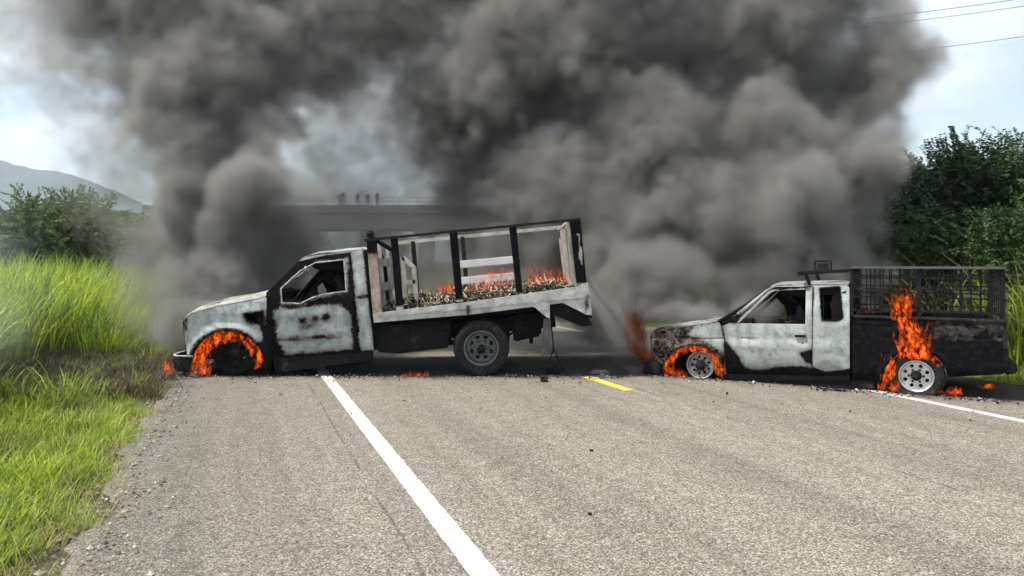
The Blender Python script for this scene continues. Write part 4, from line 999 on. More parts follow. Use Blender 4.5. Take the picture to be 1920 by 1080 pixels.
mb = MB(); a = Q(1491, 630); c = Q(1511, 630); mb.bar((a[0], -.02, a[1]), (c[0], -.02, c[1]), .025, .03); mb.build('handle', CHAR, pdoor)
mb = MB(); mb.lathe([(.012, 0), (.012, -.008), (.001, -.008)], (Q(1505, 643)[0], 0, Q(1505, 643)[1]), (0, 1, 0), 10); mb.build('lock', CHAR, pdoor)
cout = [(1349, 604), (1373, 592), (1436, 541), (1449, 536.5), (1520, 535), (1586, 534.5), (1591, 540), (1593, 600), (1593, 714), (1523.5, 714), (1523.5, 537.4), (1450, 538.6), (1439, 543), (1372, 600)]
cwin = [(1536.5, 542), (1572, 539.5), (1577, 560), (1579, 594), (1574, 599), (1544, 600), (1539, 594)]
csP = patches([[(1370, 596), (1437, 538), (1449, 534), (1595, 532), (1596, 690), (1578, 695), (1548, 698), (1522, 688), (1524, 540), (1448, 541), (1400, 580)]], [[(1534, 540), (1574, 537), (1582, 596), (1575, 603), (1540, 603)]], 5)
panel(PK, 'cab_side', cout, PAINT_P, pick, [cwin], .004, .05, bulge=pb, soot=csP)
panel(PK, 'cab_side', cout, PAINT_P, pick, [[(1536.5, 575), (1560, 585), (1579, 594), (1574, 599), (1544, 600), (1539, 594)]], .004, .05, bulge=ptum, soot=lambda x, y: -.3, far=QW-.004, step=.09)
def prow(P, w0, w1, n, crown, fb=ptum):
    o_ = []
    for (x, y) in P:
        s, z = Q(x, y); k = fb(s, z) if fb else 0; a, c = w0+k, w1-k; o_.append([(s, a+(c-a)*i/n, z+crown*math.sin(math.pi*i/n)+.004*fbm(s*5, i*.9)) for i in range(n+1)])
    return o_
surf('roof', prow([(1436, 541), (1449, 536), (1480, 534.6), (1530, 534), (1570, 533.5), (1588, 535)], 0, QW, 12, .035), PAINT_P, pick, .02, soot=lambda co: .25+.5*fbm(co.x*3, co.y*3))
surf('rear_panel', prow([(1590, 540), (1592, 600), (1593, 700)], .03, QW-.03, 8, 0), CHAR, pick)
mb = MB()
for sd in (0, 1):
    f2 = lambda w_: w_ if not sd else QW-w_
    p = [Q(1347, 603), Q(1395, 573), Q(1438, 541)]; mb.tube([(p[0][0], f2(.04), p[0][1]), (p[1][0], f2(.10), p[1][1]), (p[2][0], f2(.16), p[2][1])], .024, 8)
p = Q(1347, 604); mb.tube([(p[0], .05, p[1]), (p[0]-.06, QW/2, p[1]), (p[0], QW-.05, p[1])], .03, 8); p = Q(1438, 541); mb.tube([(p[0], .16, p[1]), (p[0], QW-.16, p[1]+.0)], .025, 8); mb.build('windscreen_frame', CHAR_A, pick, True)
hl = [(1219, 627), (1223, 621), (1240, 617), (1285, 610), (1320, 605.5), (1348, 602)]
prp('headliner', [(1455, 541), (1475, 553), (1500, 556), (1585, 552), (1586, 539)], .18, QW-.18, DARKIN)
n = 14; rows = []
for (x, y) in hl:
    s, z = Q(x, y); rows.append([(s-.04*math.sin(math.pi*i/n), .05+(QW-.1)*i/n, z+.03*math.sin(math.pi*i/n)**.6+.006*fbm(s*6, i*1.1)) for i in range(n+1)])
surf('hood', rows, PAINT_P, pick, .02, soot=lambda co: -.05+.6*fbm(co.x*2.5, co.y*2.5, 14)+.3*sstep(-.6, .3, co.x))
fo = [(1222, 627), (1226, 622.5), (1285, 612), (1348, 604), (1352, 612), (1357, 636), (1361, 708), (1356, 708)] + arc(1299, 704, 56, 5, 172, 20) + [(1236, 704), (1226, 700), (1223, 660)]
fsP = patches([[(1286, 628), (1300, 612), (1350, 602), (1358, 640), (1358, 668), (1340, 650), (1318, 638)]], [], 12)
def fsoot(x, y):
    v = fsP(x, y); return v if v > 0 else max(v, -.10 + .0*x)
panel(PK, 'fender', fo, PAINT_P, pick, [], 0, .025, bulge=lambda s, z: pb(s, z) - .03*max(0, 1-abs(math.hypot(PK.px(s, z)[0]-1299, PK.px(s, z)[1]-704)-60)/6), soot=fsoot)
panel(PK, 'fender', fo, PAINT_P, pick, [], 0, .025, soot=lambda x, y: -.2, far=QW, step=.08)
a = Q(1221, 632); c = Q(1224, 700)
mb = MB(); mb.bar((a[0], .03, a[1]), (a[0], QW-.03, a[1]), .05, .04); mb.bar((c[0], .03, c[1]+.12), (c[0], QW-.03, c[1]+.12), .05, .05)
for w_ in (.05, .4, QW-.4, QW-.05): mb.bar((a[0], w_, a[1]), (c[0], w_, c[1]+.1), .04)
for k in range(4): z = a[1]-.05-.05*k; mb.bar((a[0], .4, z), (a[0], QW-.4, z), .015, .012)
mb.build('grille', CHAR_A, pick)
prp('bumper', [(1206, 676), (1206, 700), (1226, 704), (1240, 700), (1240, 680)], -.02, QW+.02, CHAR, bev=.015)
prp('engine', [(1245, 630), (1245, 690), (1350, 690), (1350, 615)], .35, QW-.35, DARKIN, bev=.03)
prp('radiator_support', [(1230, 628), (1230, 700), (1236, 700), (1236, 628)], .08, QW-.08, DARKIN)
prp('firewall', [(1349, 606), (1349, 706), (1356, 706), (1356, 606)], .05, QW-.05, DARKIN)
prp('floor_pan', [(1356, 702), (1593, 706), (1593, 714), (1356, 712)], .04, QW-.04, DARKIN)
prp('seat_back', [(1500, 570), (1494, 572), (1486, 690), (1508, 690), (1512, 600)], .1, QW-.1, DARKIN, bev=.03)
prp('seat', [(1420, 672), (1420, 700), (1500, 700), (1500, 668)], .1, QW-.1, DARKIN, bev=.03)
prp('dashboard', [(1362, 610), (1362, 636), (1384, 640), (1388, 618), (1378, 608)], .08, QW-.08, DARKIN, bev=.02)
prp('rear_seat_panel', [(1560, 556), (1556, 690), (1588, 690), (1586, 545)], .12, QW-.12, DARKIN)
mb = MB(); c0 = Q(1402, 612, .35); mb.tube([(c0[0]+.06*math.cos(t*.3142), .40+.18*math.sin(t*.3142), c0[1]+.15*math.cos(t*.3142)-.04) for t in range(21)], .012, 6); mb.build('steering_wheel', CHAR, pick, True)
prp('rocker', [(1357, 706), (1595, 711), (1640, 716), (1640, 728), (1595, 728), (1440, 722), (1360, 716)], .06, .2, CHAR); prp('rocker', [(1357, 706), (1640, 713), (1640, 725), (1440, 720), (1360, 716)], QW-.2, QW-.06, CHAR)
for w_ in (.42, QW-.42): 
    a = Q(1235, 688); c = Q(1885, 688); mb = MB(); mb.bar((a[0], w_, a[1]), (c[0], w_, .45), .08, .14); mb.build('chassis_rail', CHAR, pick)
BEDP = burnt_paint('sooted_bed_paint', (.075, .082, .084), (.045, .052, .055), .4, .7, .1)
bo = [(1597, 601), (1886, 599), (1889, 640), (1891, 692), (1880, 702), (1778, 708)] + arc(1716, 716, 61, 6, 172, 22) + [(1652, 722), (1597, 716)]
def bb(s, z): x, y = PK.px(s, z); return .012*math.exp(-((y-612)/1.6)**2)+.012*math.exp(-((y-634)/1.5)**2)+.04*max(0, (y-690)/20)**2-.03*max(0, 1-abs(math.hypot(x-1716, y-716)-65)/6)
def bsoot(x, y): return -.12-.25*(x < 1740)-.2*(y > 640)+.03*(x > 1750 and y < 636)
pb_ = empty('pickup_bed'); pb_.parent = pick
panel(PK, 'side_panel', bo, BEDP, pb_, w=0, th=.03, bulge=bb, soot=bsoot)
panel(PK, 'side_panel', bo, BEDP, pb_, w=0, th=.03, bulge=bb, soot=bsoot, far=QW, step=.08)
e0 = Q(1597, 650)[0]; e1 = Q(1887, 650)[0]; zr = Q(1750, 600)[1]
mb = MB(); mb.box(e0+.02, e1-.02, .05, QW-.05, .52, .55); mb.box(e0+.02, e0+.05, .04, QW-.04, .55, zr); mb.build('bed_floor', CHAR, pb_)
mb = MB(); mb.box(e1-.05, e1-.01, .04, QW-.04, .50, zr-.01); mb.build('tailgate', CHAR, pb_, bevel=.008)
mb = MB(); mb.box(e0+.02, e1-.02, -.015, .07, zr, zr+.03); mb.box(e0+.02, e1-.02, QW-.07, QW+.015, zr, zr+.03); mb.build('bed_cap', charred('dusty_steel', .35, (.03, .031, .032)), pb_, bevel=.006)
prp('bumper', [(1884, 678), (1908, 682), (1908, 700), (1886, 704)], .02, QW-.02, CHAR, bev=.015)
mb = MB(); mb.box(e1-.03, e1+.012, -.004, .035, .62, .82); mb.build('tail_light', CHAR_A, pb_)
# the cage
cage = empty('cage'); cage.parent = pick
CG = charred('cage_steel', .22, (.012, .012, .013)); CGT = simple('dusty_cage_rim', (.085, .09, .088), .7, .2, .3)
zt1 = Q(1883, 498)[1]; zt0 = Q(1612, 507)[1]; ztop = (zt0+zt1)/2; c0_, c1_ = Q(1597, 560)[0], Q(1881, 560)[0]
hz = [ztop-.01] + [zr + (ztop-zr)*t for t in (.80, .58, .42, .14)]
def cbar(nm, a, c, r_, m=CG): mb = MB(); mb.bar(a, c, r_*2, r_*2); return mb.build(nm, m, cage)
for sd, w_ in ((0, .03), (1, QW-.03)):
    for z in hz[1:]: cbar('rail', (c0_, w_, z), (c1_, w_, z), .009)
    mb = MB(); mb.box(c0_-.02, c1_+.03, w_-.04, w_+.04, ztop-.012, ztop+.012); mb.build('top_rim', CGT, cage, bevel=.004)
    nb_ = 15
    for i in range(nb_+1):
        s = c0_+(c1_-c0_)*i/nb_; thick = .022 if i in (0, 7, nb_) else .0075
        cbar('bar', (s, w_+(.012 if not sd else -.012), zr+.02), (s, w_+(.012 if not sd else -.012), ztop-.01), thick)
for s in (c0_, c1_):
    for k in range(1, 7): w_ = .03+(QW-.06)*k/7; cbar('bar', (s, w_, zr+.0 if s < c1_-.1 else zr+.02), (s, w_, ztop-.01), .0075)
    for z in hz[1:]: cbar('rail', (s+.012, .03, z), (s+.012, QW-.03, z), .009)
    mb = MB(); mb.box(s-.03, s+.03, .07, QW-.07, ztop-.011, ztop+.011); mb.build('top_rim', CGT, cage)
# roof rack arm reaching over the cab
r0 = Q(1499, 513); zk = r0[1]
mb = MB(); mb.bar((r0[0], .12, zk), (c0_, .12, ztop-.04), .035); mb.bar((r0[0], QW-.12, zk), (c0_, QW-.12, ztop-.04), .035); mb.bar((r0[0], .05, zk), (r0[0], QW-.05, zk), .05)
a = Q(1509, 516); c = Q(1516, 535)
for w_ in (.13, QW-.13): mb.bar((a[0], w_, a[1]), (c[0], w_+.02*(1 if w_ < 1 else -1), c[1]), .035)
mb.build('roof_rack', CHAR, cage)
a = Q(1528, 490, .9); c = Q(1558, 507, .9)
mb = MB(); fr_ = [(a[0], .9, a[1]), (c[0], .9, a[1]), (c[0], .9, c[1]), (a[0], .9, c[1])]
for i in range(4): mb.bar(fr_[i], fr_[(i+1) % 4], .03)
mb.box(a[0]+.03, c[0]-.03, .89, .93, c[1]+.01, c[1]+.10); mb.build('beacon_frame', CHAR_A, cage)
# wheels
wheel(pick, Q(1312, 685.5), .10, .235, .17, .185, RIM_B, RUBB, (9, .64, .11, .11), .035, 0, tyre=False, hub=.26, nut=6, label='bare scorched front rim whose tyre has burnt away')
mb = MB(); a = Q(1285, 684); mb.lathe([(.13, 0), (.15, .02), (.15, .14), (.1, .16)], (a[0], .22, a[1]), (0, 1, 0), 24); mb.build('brake_drum', CHAR, pick, True)
wheel(pick, Q(1312, 685.5), QW-.10, .235, .17, .185, RIM_B, RUBB, (10, .66, .075, .085), .035, 0, tyre=False, hub=.26, face=1)
wheel(pick, Q(1718, 706), .12, .325, .22, .19, RIM_C, RUB, (8, .68, .12, .12), .05, .095, hub=.22, label='rear wheel with bright rim on a collapsed tyre')
wheel(pick, Q(1718, 706), QW-.12, .325, .22, .19, RIM_C, RUB, (8, .66, .095, .10), .05, .095, hub=.3, face=1)
mb = MB(); a = Q(1718, 706); mb.tube([(a[0], .1, a[1]), (a[0], QW-.1, a[1])], .05, 10); a = Q(1312, 685); mb.tube([(a[0], .15, a[1]), (a[0], QW-.15, a[1])], .04, 10); mb.build('axle', CHAR, pick, True)
# ------------------------------------------------------------------ fire
def fire_mat(name, dull=1.0, hot=1.0, amin=.0):
    m = mat(name); b = NB(m.node_tree); t = b.n('ShaderNodeTexCoord').outputs['Object']
    h = b.n('ShaderNodeAttribute', attribute_name='heat').outputs['Fac']
    n1 = b.noise(b.vmath('MULTIPLY', t, (1, 1, .55)), 17, 5, .65, 1.2); n2 = b.noise(t, 48, 4, .7, .4)
    k = b.math('ADD', b.math('ADD', h, .16), b.math('ADD', b.math('MULTIPLY', b.math('SUBTRACT', n1, .5), 1.25), b.math('MULTIPLY', b.math('SUBTRACT', n2, .5), .35)))
    col = b.ramp(k, [(.0, (1.0, .05, .008)), (.42, (1.0, .17, .016)), (.72, (1.0, .38, .06)), (1.0, (1.0, .58, .18))])
    st = b.math('MULTIPLY', b.math('POWER', b.mapr(k, .12, 1.15), 1.4), hot)
    e = b.n('ShaderNodeEmission'); b.set(e.inputs['Color'], col); b.set(e.inputs['Strength'], st)
    tr = b.n('ShaderNodeBsdfTransparent'); b.set(tr.inputs['Color'], (.93, .93, .93, 1)); ms = b.n('ShaderNodeAddShader')
    b.set(ms.inputs[0], tr.outputs[0]); b.set(ms.inputs[1], e.outputs[0]); b.out(ms.outputs[0]); return m
FIRE = fire_mat('fire', 1.0, 1.7); FIRE_D = fire_mat('dull_red_fire', 1.0, .16)
def fire(name, label, tongues, m=FIRE, group=None):
    """tongues: (base point, direction, height, width, heat); slim twisted bodies tapering to a tip, one mesh per fire"""
    r = random.Random(len(tongues)); V = []; Fc = []; H = []
    for (p, d, h, w_, ht_) in tongues:
        p = Vector(p); d = Vector(d).normalized(); side = d.cross(Vector((0, 1, 0))).normalized(); n0 = len(V); seg = 7; h *= 1.35; w_ *= .8; ph = r.uniform(0, 6.28); am = r.uniform(.05, .16); fq = r.uniform(3, 6)
        bend = Vector((r.uniform(-.25, .25), 0, .25))
        for i in range(seg+1):
            t = i/seg; c = p + d*h*t + bend*h*t*t + side*math.sin(ph+t*fq)*am*h*t + Vector((0, math.cos(ph+t*fq)*am*h*t*.6, 0))
            ww = w_*(math.sin(math.pi*min(1, t*.62+.30)))*(1-t**2.2)+.001
            for k in range(6):
                a = 2*math.pi*k/6+t*.8; V.append(tuple(c+side*math.cos(a)*ww/2+Vector((0, 1, 0))*math.sin(a)*ww*.28)); H.append(ht_*(1-.75*t)+.12)
        for i in range(seg):
            for k in range(6): a = n0+i*6+k; c_ = n0+i*6+(k+1) % 6; Fc.append((a, c_, c_+6, a+6))
    me = mesh_from(name, V, Fc, m, True); at_ = me.attributes.new('heat', 'FLOAT', 'POINT'); at_.data.foreach_set('value', np.array(H, 'f'))
    o = link(name, me); tag(o, label, 'fire', group); return o
def wpt(fr, px, py, w_):
    s, z = fr.tr(px, py, w_); return (fr.A[0]+s*fr.t[0]+w_*fr.n[0], fr.A[1]+s*fr.t[1]+w_*fr.n[1], z)
rf = random.Random(5)
def ring(fr, cx, cy, r0, r1, a0, a1, n, hpx, w0=-.02, w1=.06, heat=.6, wd=9, swirl=.9):
    out_ = []
    for i in range(n):
        a = R(rf.uniform(a0, a1)); q = rf.uniform(r0, r1); p = wpt(fr, cx+q*math.cos(a), cy-q*math.sin(a), rf.uniform(w0, w1))
        tx, tz = -math.sin(a), math.cos(a); sg = 1 if tz > 0 else -1
        d = (tx*sg*swirl, 0, abs(tz)*swirl+.45); out_.append((p, d, hpx*rf.uniform(.5, 1.3)/132, wd*rf.uniform(.5, 1.3)/132, heat*rf.uniform(.6, 1.25)))
    return out_
def bed_(fr, pts_, n, hpx, wpx, w0, w1, heat=.6, lean=.15):
    """flames rising along a polyline of pixels"""
    out_ = []
    for i in range(n):
        k = rf.random()*(len(pts_)-1); j = int(k); f_ = k-j; x = pts_[j][0]*(1-f_)+pts_[j+1][0]*f_; y = pts_[j][1]*(1-f_)+pts_[j+1][1]*f_
        p = wpt(fr, x+rf.uniform(-2, 2), y+rf.uniform(-2, 2), rf.uniform(w0, w1)); out_.append((p, (rf.uniform(-1, 1)*.35+lean, 0, 1), hpx*rf.uniform(.4, 1.25)/132, wpx*rf.uniform(.5, 1.3)/132, heat*rf.uniform(.6, 1.3)))
    return out_
fire('fire', 'orange flames ringing the front wheel arch of the stake truck', ring(TK, 430, 690, 48, 66, 8, 100, 75, 15, heat=.55) + ring(TK, 430, 690, 48, 67, 100, 178, 110, 22, heat=.85, wd=12) + bed_(TK, [(360, 703), (392, 703)], 26, 30, 10, -.06, .08, .8) + bed_(TK, [(476, 694), (492, 686)], 14, 22, 8, -.03, .06, .8))
fire('fire', 'small flame licking out under the pale bumper tip', bed_(TK, [(308, 702), (326, 702)], 26, 20, 9, -.05, .25, .95, -.3))
fire('fire', 'red flames circling the bare front rim of the pickup', ring(PK, 1299, 704, 43, 57, 0, 190, 150, 15, heat=.58) + bed_(PK, [(1254, 700), (1290, 711)], 22, 10, 9, -.03, .08, .5) + bed_(PK, [(1348, 700), (1356, 712)], 10, 14, 8, -.03, .06, .5))
fire('fire', 'tall red orange flame column climbing the pickup bed above its rear wheel',
     ring(PK, 1714, 716, 50, 63, 25, 178, 110, 14, heat=.55) + bed_(PK, [(1676, 700), (1662, 722)], 34, 24, 10, -.05, .05, .6) + bed_(PK, [(1690, 672), (1738, 672)], 60, 34, 13, -.06, -.02, .55, -.1)
     + bed_(PK, [(1716, 650), (1694, 618), (1690, 590)], 80, 26, 15, -.07, -.02, .75, -.12) + bed_(PK, [(1676, 600), (1704, 600)], 34, 32, 13, -.07, -.02, .75, 0) + bed_(PK, [(1640, 728), (1682, 734)], 22, 12, 8, -.12, .0, .8))
fire('fire', 'little red flame on the road behind the collapsed rear tyre', bed_(PK, [(1762, 741), (1800, 740)], 24, 8, 12, -.05, .15, .6, .5))
fire('fire', 'dull red flames smouldering in smoke ahead of the pickup nose', bed_(PK, [(1178, 650), (1200, 668), (1216, 690)], 60, 46, 24, .1, .7, .5, -.25) + bed_(PK, [(1172, 640), (1190, 622), (1206, 640)], 50, 34, 24, .1, .7, .4, -.2) + bed_(PK, [(1200, 705), (1222, 706)], 16, 26, 10, -.05, .2, .6), FIRE_D)
fire('fire', 'single flame on the ash in the front of the truck bed', bed_(TK, [(820, 553), (846, 548)], 26, 16, 11, .3, 1.2, .75))
fire('fire', 'low flames along the ash in the middle bay of the truck bed', bed_(TK, [(872, 548), (962, 536)], 80, 18, 8, .3, 1.6, .55) + bed_(TK, [(905, 522), (962, 516)], 36, 13, 9, 1.5, 1.9, .5))
fire('fire', 'bright thin flames on the ash in the rear bay of the truck bed', bed_(TK, [(984, 540), (1062, 532)], 100, 26, 6, .3, 1.5, .8))
fire('fire', 'thin red flame line on the ground under the truck bed', bed_(TK, [(760, 706), (802, 704)], 22, 6, 8, -.05, .1, .5, .4))
fire('fire', 'red glow of flames low inside the front corner of the pickup cage', bed_(PK, [(1598, 594), (1628, 594)], 22, 14, 9, .2, .6, .35), FIRE_D)
fire('fire', 'faint red flame on the road beyond the pickup bumper', bed_(PK, [(1838, 727), (1866, 727)], 12, 5, 12, .25, .4, .4, .5))

# ------------------------------------------------------------------ ash heap in the bed, litter on the road
def flake_mat(name, stops):
    m = mat(name); b = NB(m.node_tree); g = b.n('ShaderNodeNewGeometry'); n1 = b.noise(b.n('ShaderNodeTexCoord').outputs['Object'], 40, 4, .6)
    c = b.ramp(b.math('ADD', g.outputs['Random Per Island'], b.math('MULTIPLY', b.math('SUBTRACT', n1, .5), .5)), stops); b.out(b.bsdf(c, .9, spec=.1)); return m
ASHM = flake_mat('ash_and_char', [(0, (.010, .009, .008)), (.42, (.05, .042, .034)), (.54, (.25, .21, .15)), (.72, (.44, .39, .28)), (1, (.58, .54, .43))])
V = []; Fc = []; rr = random.Random(3)
def flake(p, L_, w_, curl, rot, tilt):
    n = len(V); M_ = Matrix.Rotation(rot, 3, 'Z') @ Matrix.Rotation(tilt, 3, 'X') @ Matrix.Rotation(rr.uniform(-.32, .32), 3, 'Y')
    for i in range(4):
        t = i/3-.5; x = L_*t; z = curl*L_*(t*t*2-.1)
        for sd in (-1, 1): V.append(tuple(Vector(p)+M_ @ Vector((x, sd*w_/2*(1-.5*abs(t)), z))))
    for i in range(3): a = n+2*i; Fc.append((a, a+1, a+3, a+2))
htop = [(700, 588, 0), (718, 577, 1), (760, 562, 1), (800, 560, 1), (835, 549, 1), (868, 549, 1), (900, 541, 1), (950, 538, 1), (1000, 534, 1), (1030, 527, 1), (1050, 535, 1), (1075, 534, 1), (1092, 546, 0)]
def hh(px):
    for (a, ya, _), (c, yc, _) in zip(htop, htop[1:]):
        if a <= px <= c: return ya+(yc-ya)*(px-a)/(c-a)
    return 580
for _ in range(7500):
    px = rr.uniform(716, 1082); f_ = rr.random(); w_ = .10+1.8*f_
    s, z0 = TK.tr(px, 588-(px-700)*.103, 0); _, z1 = TK.tr(px, hh(px), 0)
    hk = (1-abs(f_*2-1)**2.2)*.75+.35*max(0, fbm(px*.03, f_*3)+.6); z = z0+(z1-z0)*min(1.15, hk)*rr.uniform(.4, 1.0)+.01
    flake((-2.6+s, 10.57+w_, z), rr.uniform(.04, .19), rr.uniform(.008, .024), rr.uniform(-1, 1.4), rr.random()*6.28, rr.uniform(-.45, .45))
for _ in range(90):
    px = rr.uniform(716, 1075); f_ = rr.random(); s, z0 = TK.tr(px, 588-(px-700)*.103, 0); _, z1 = TK.tr(px, hh(px), 0)
    flake((-2.6+s, 10.6+1.8*f_, z0+(z1-z0)*rr.uniform(.5, .95)), rr.uniform(.15, .55), rr.uniform(.03, .09), rr.uniform(-.3, .3), rr.random()*6.28, rr.uniform(-.5, .5))
ash = link('ash_debris', mesh_from('ash_debris', V, Fc, ASHM)); tag(ash, 'heap of pale ash and charred scraps filling the truck bed', 'debris', kind='stuff')
LIT = flake_mat('road_litter', [(0, (.008, .008, .008)), (.55, (.03, .028, .026)), (.7, (.20, .18, .16)), (1, (.55, .53, .5))])
V = []; Fc = []
for _ in range(900):
    if rr.random() < .6: X = rr.uniform(-5, 1.7); Y = 10.52+rr.gauss(0, .13)
    else:
        t = rr.uniform(-.8, 3.6); X = 2.64+t*.884; Y = 10.40-t*.468+rr.gauss(-.10, .12)
    if rr.random() < .12: Y -= rr.random()**2*2.5
    sz = rr.uniform(.01, .035)*(1.6 if rr.random() < .1 else 1); flake((X, Y, .006+sz*.15), sz, sz*.7, .8, rr.random()*6.28, rr.uniform(-.4, .4))
tag(link('litter', mesh_from('litter', V, Fc, LIT)), 'charred crumbs strewn along the near side of both burnt vehicles', 'debris', kind='stuff')
def chunk(name, px, py, sx, sy, sz, label, cat, m=CHAR, seed=1):
    Y = F*CH/(py-HY); bm = bmesh.new(); bmesh.ops.create_icosphere(bm, subdivisions=3, radius=1)
    for v in bm.verts:
        c = v.co; k = 1/max(abs(c.x), abs(c.y), abs(c.z)); c *= (k*.7+.3)*(.8+.28*fbm(c.x*1.7+seed, c.y*1.7, c.z*1.7)); c.x *= sx/2; c.y *= sy/2; c.z *= sz/2
    me = bpy.data.meshes.new(name); bm.to_mesh(me); bm.free(); me.materials.append(m); o = link(name, me); o.location = ((px-960)*Y/F, Y, sz*.42); tag(o, label, cat); return o
chunk('burnt_block', 1020, 716, .13, .11, .09, 'charred block lying on the road below the hanging mud flap', 'debris', CHAR_A, 3)
chunk('burnt_scrap', 1036, 700, .26, .22, .10, 'black crumpled scrap at the foot of the hanging strap', 'debris', CHAR, 6)
chunk('pebble', 1109, 846, .035, .03, .02, 'tiny dark stone alone in the middle of the bright road', 'stone', CHAR, 9)
chunk('pebble', 1106, 965, .03, .03, .015, 'tiny dark stone nearest the bottom edge of the road', 'stone', CHAR, 12)
chunk('ash_lump', 1124, 702, .30, .20, .07, 'pale grey lump of ash on the shaded road beyond the yellow dash', 'debris', simple('pale_ash', (.12, .125, .13), .95, var=.6, scale=20, bump=.5), 15)
# bent wire scrap in front of the pickup sill
mb = MB(); Y = F*CH/(733-HY); k = Y/F
mb.tube([((x-960)*k, Y+dy, z) for x, dy, z in ((1532, .0, .01), (1538, .1, .03), (1550, .06, .012), (1562, .12, .03), (1574, .0, .015), (1578, -.08, .01), (1584, .04, .03))], .010, 6)
mb.tube([((x-960)*k, Y+dy, z) for x, dy, z in ((1540, -.05, .01), (1552, -.02, .02), (1572, -.06, .01))], .008, 6)
tag(mb.build('bent_wire', CHAR, smooth=True), 'bent black wire scrap on the road in front of the pickup sill', 'debris')
mb = MB(); mb.tube([wpt(TK, 1032, 600, .2), wpt(TK, 1036, 630, .2), wpt(TK, 1038, 655, .18), wpt(TK, 1028, 680, .15), wpt(TK, 1046, 690, .12), wpt(TK, 1040, 704, .1)], .012, 6)
mb.tube([wpt(TK, 1037, 650, .18), wpt(TK, 1046, 672, .16), wpt(TK, 1056, 697, .12)], .010, 6)
o = mb.build('hanging_strap', CHAR, smooth=True); tag(o, 'thin burnt strap hanging to the ground behind the mud flap', 'strap')
# ------------------------------------------------------------------ smoke
def smoke_material(name, color, aniso=.15, dens=1.0):
    m = mat(name); b = NB(m.node_tree)
    pv = b.n('ShaderNodeVolumePrincipled'); pv.inputs['Color'].default_value = (*color, 1)
    pv.inputs['Anisotropy'].default_value = aniso
    at = b.n('ShaderNodeAttribute', attribute_name='density')
    pv.inputs['Density Attribute'].default_value = ''
    b.set(pv.inputs['Density'], b.math('MULTIPLY', at.outputs['Fac'], dens))
    b.out(vol=pv.outputs[0])
    m.cycles.volume_step_rate = 1.0
    return m
def plume(name, lo, hi, vox, dense, soft, m, label, D=8.5, DS=1.3, seed=0.0):
    """a smoke plume: blobs (centre, radii) joined, their skin broken into billows, kept as a grid of density"""
    ng = bpy.data.node_groups.new(name, 'GeometryNodeTree')
    ng.interface.new_socket('Geometry', in_out='INPUT', socket_type='NodeSocketGeometry')
    ng.interface.new_socket('Geometry', in_out='OUTPUT', socket_type='NodeSocketGeometry')
    b = NB(ng); go = b.n('NodeGroupOutput')
    pos = b.n('GeometryNodeInputPosition').outputs[0]
    p0 = b.vmath('ADD', pos, (seed, seed*.7, -seed))
    def centred(sc, det): return b.vmath('SUBTRACT', b.noise(p0, sc, det, .5, color=True), (.5, .5, .5))
    w1 = b.vmath('SCALE', centred(.45, 1), scale=1.9)
    w2 = b.vmath('SCALE', centred(1.5, 3), scale=.75)
    q = b.vmath('ADD', b.vmath('ADD', pos, w1), w2)
    def union(blobs, k):
        acc = None
        for (c, r, g) in blobs:
            d = b.vmath('LENGTH', b.vmath('MULTIPLY', b.vmath('SUBTRACT', q, c), tuple(1/x for x in r)))
            f = b.math('MULTIPLY_ADD', d, -g, g)
            acc = f if acc is None else b.math('SMOOTH_MAX', acc, f, k)
        return acc
    qb = b.vmath('ADD', p0, b.vmath('SCALE', centred(2.2, 2), scale=.5))
    def billow(sc): return b.math('SUBTRACT', .5, b.voro(qb, sc, 'SMOOTH_F1', smooth=.35))
    bl = b.math('ADD', b.math('ADD', b.math('MULTIPLY', billow(.7), .50), b.math('MULTIPLY', billow(1.7), .24)), b.math('MULTIPLY', billow(4.2), .12))
    fine = b.math('SUBTRACT', b.noise(p0, 3.5, 5, .6), .5)
    den = None
    if dense:
        f = b.math('ADD', union(dense, .25), bl)
        f = b.math('ADD', f, b.math('MULTIPLY', fine, .5))
        edge = b.mapr(f, -.04, .52, 0, 1, True)
        body = b.mapr(b.noise(p0, .8, 3, .5), .34, .66, .22, 1.0)
        den = b.math('MULTIPLY', b.math('MULTIPLY', edge, body), D)
    if soft:
        g = b.math('ADD', union(soft, .3), b.math('MULTIPLY', fine, 1.7))
        g = b.math('ADD', g, b.math('MULTIPLY', bl, .7))
        g = b.math('MULTIPLY', b.mapr(g, -.05, .9, 0, 1, True), DS)
        den = g if den is None else b.math('ADD', den, g)
    den = b.math('MULTIPLY', den, b.mapr(b.sep(pos)[2], -0.02, .12))
    den = b.math('SUBTRACT', den, .004); den = b.math('MAXIMUM', den, 0.0)
    vc = b.n('GeometryNodeVolumeCube')
    b.set(vc.inputs['Density'], den); vc.inputs['Background'].default_value = 0
    vc.inputs['Min'].default_value = lo; vc.inputs['Max'].default_value = hi
    for ax, nm in enumerate(('X', 'Y', 'Z')): vc.inputs['Resolution '+nm].default_value = max(8, int((hi[ax]-lo[ax])/vox))
    sm = b.n('GeometryNodeSetMaterial'); sm.inputs['Material'].default_value = m
    b.set(sm.inputs['Geometry'], vc.outputs[0]); b.set(go.inputs[0], sm.outputs[0])
    me = bpy.data.meshes.new(name); me.materials.append(m)
    o = link(name, me); md = o.modifiers.new('smoke', 'NODES'); md.node_group = ng
    tag(o, label, 'smoke', kind='stuff'); return o
def PB(px, py, Y, rx, rz=None, ry=None, g=1.0):
    """blob seen at pixel (px,py) at distance Y, radii in pixels there"""
    k = Y/F; rz = rz or rx
    return (((px-960)*k, Y, CH-(py-HY)*k), (rx*k, (ry or min(rx, rz)*.9)*k, rz*k), g)
SM = smoke_material('smoke_dark', (.43, .418, .405))
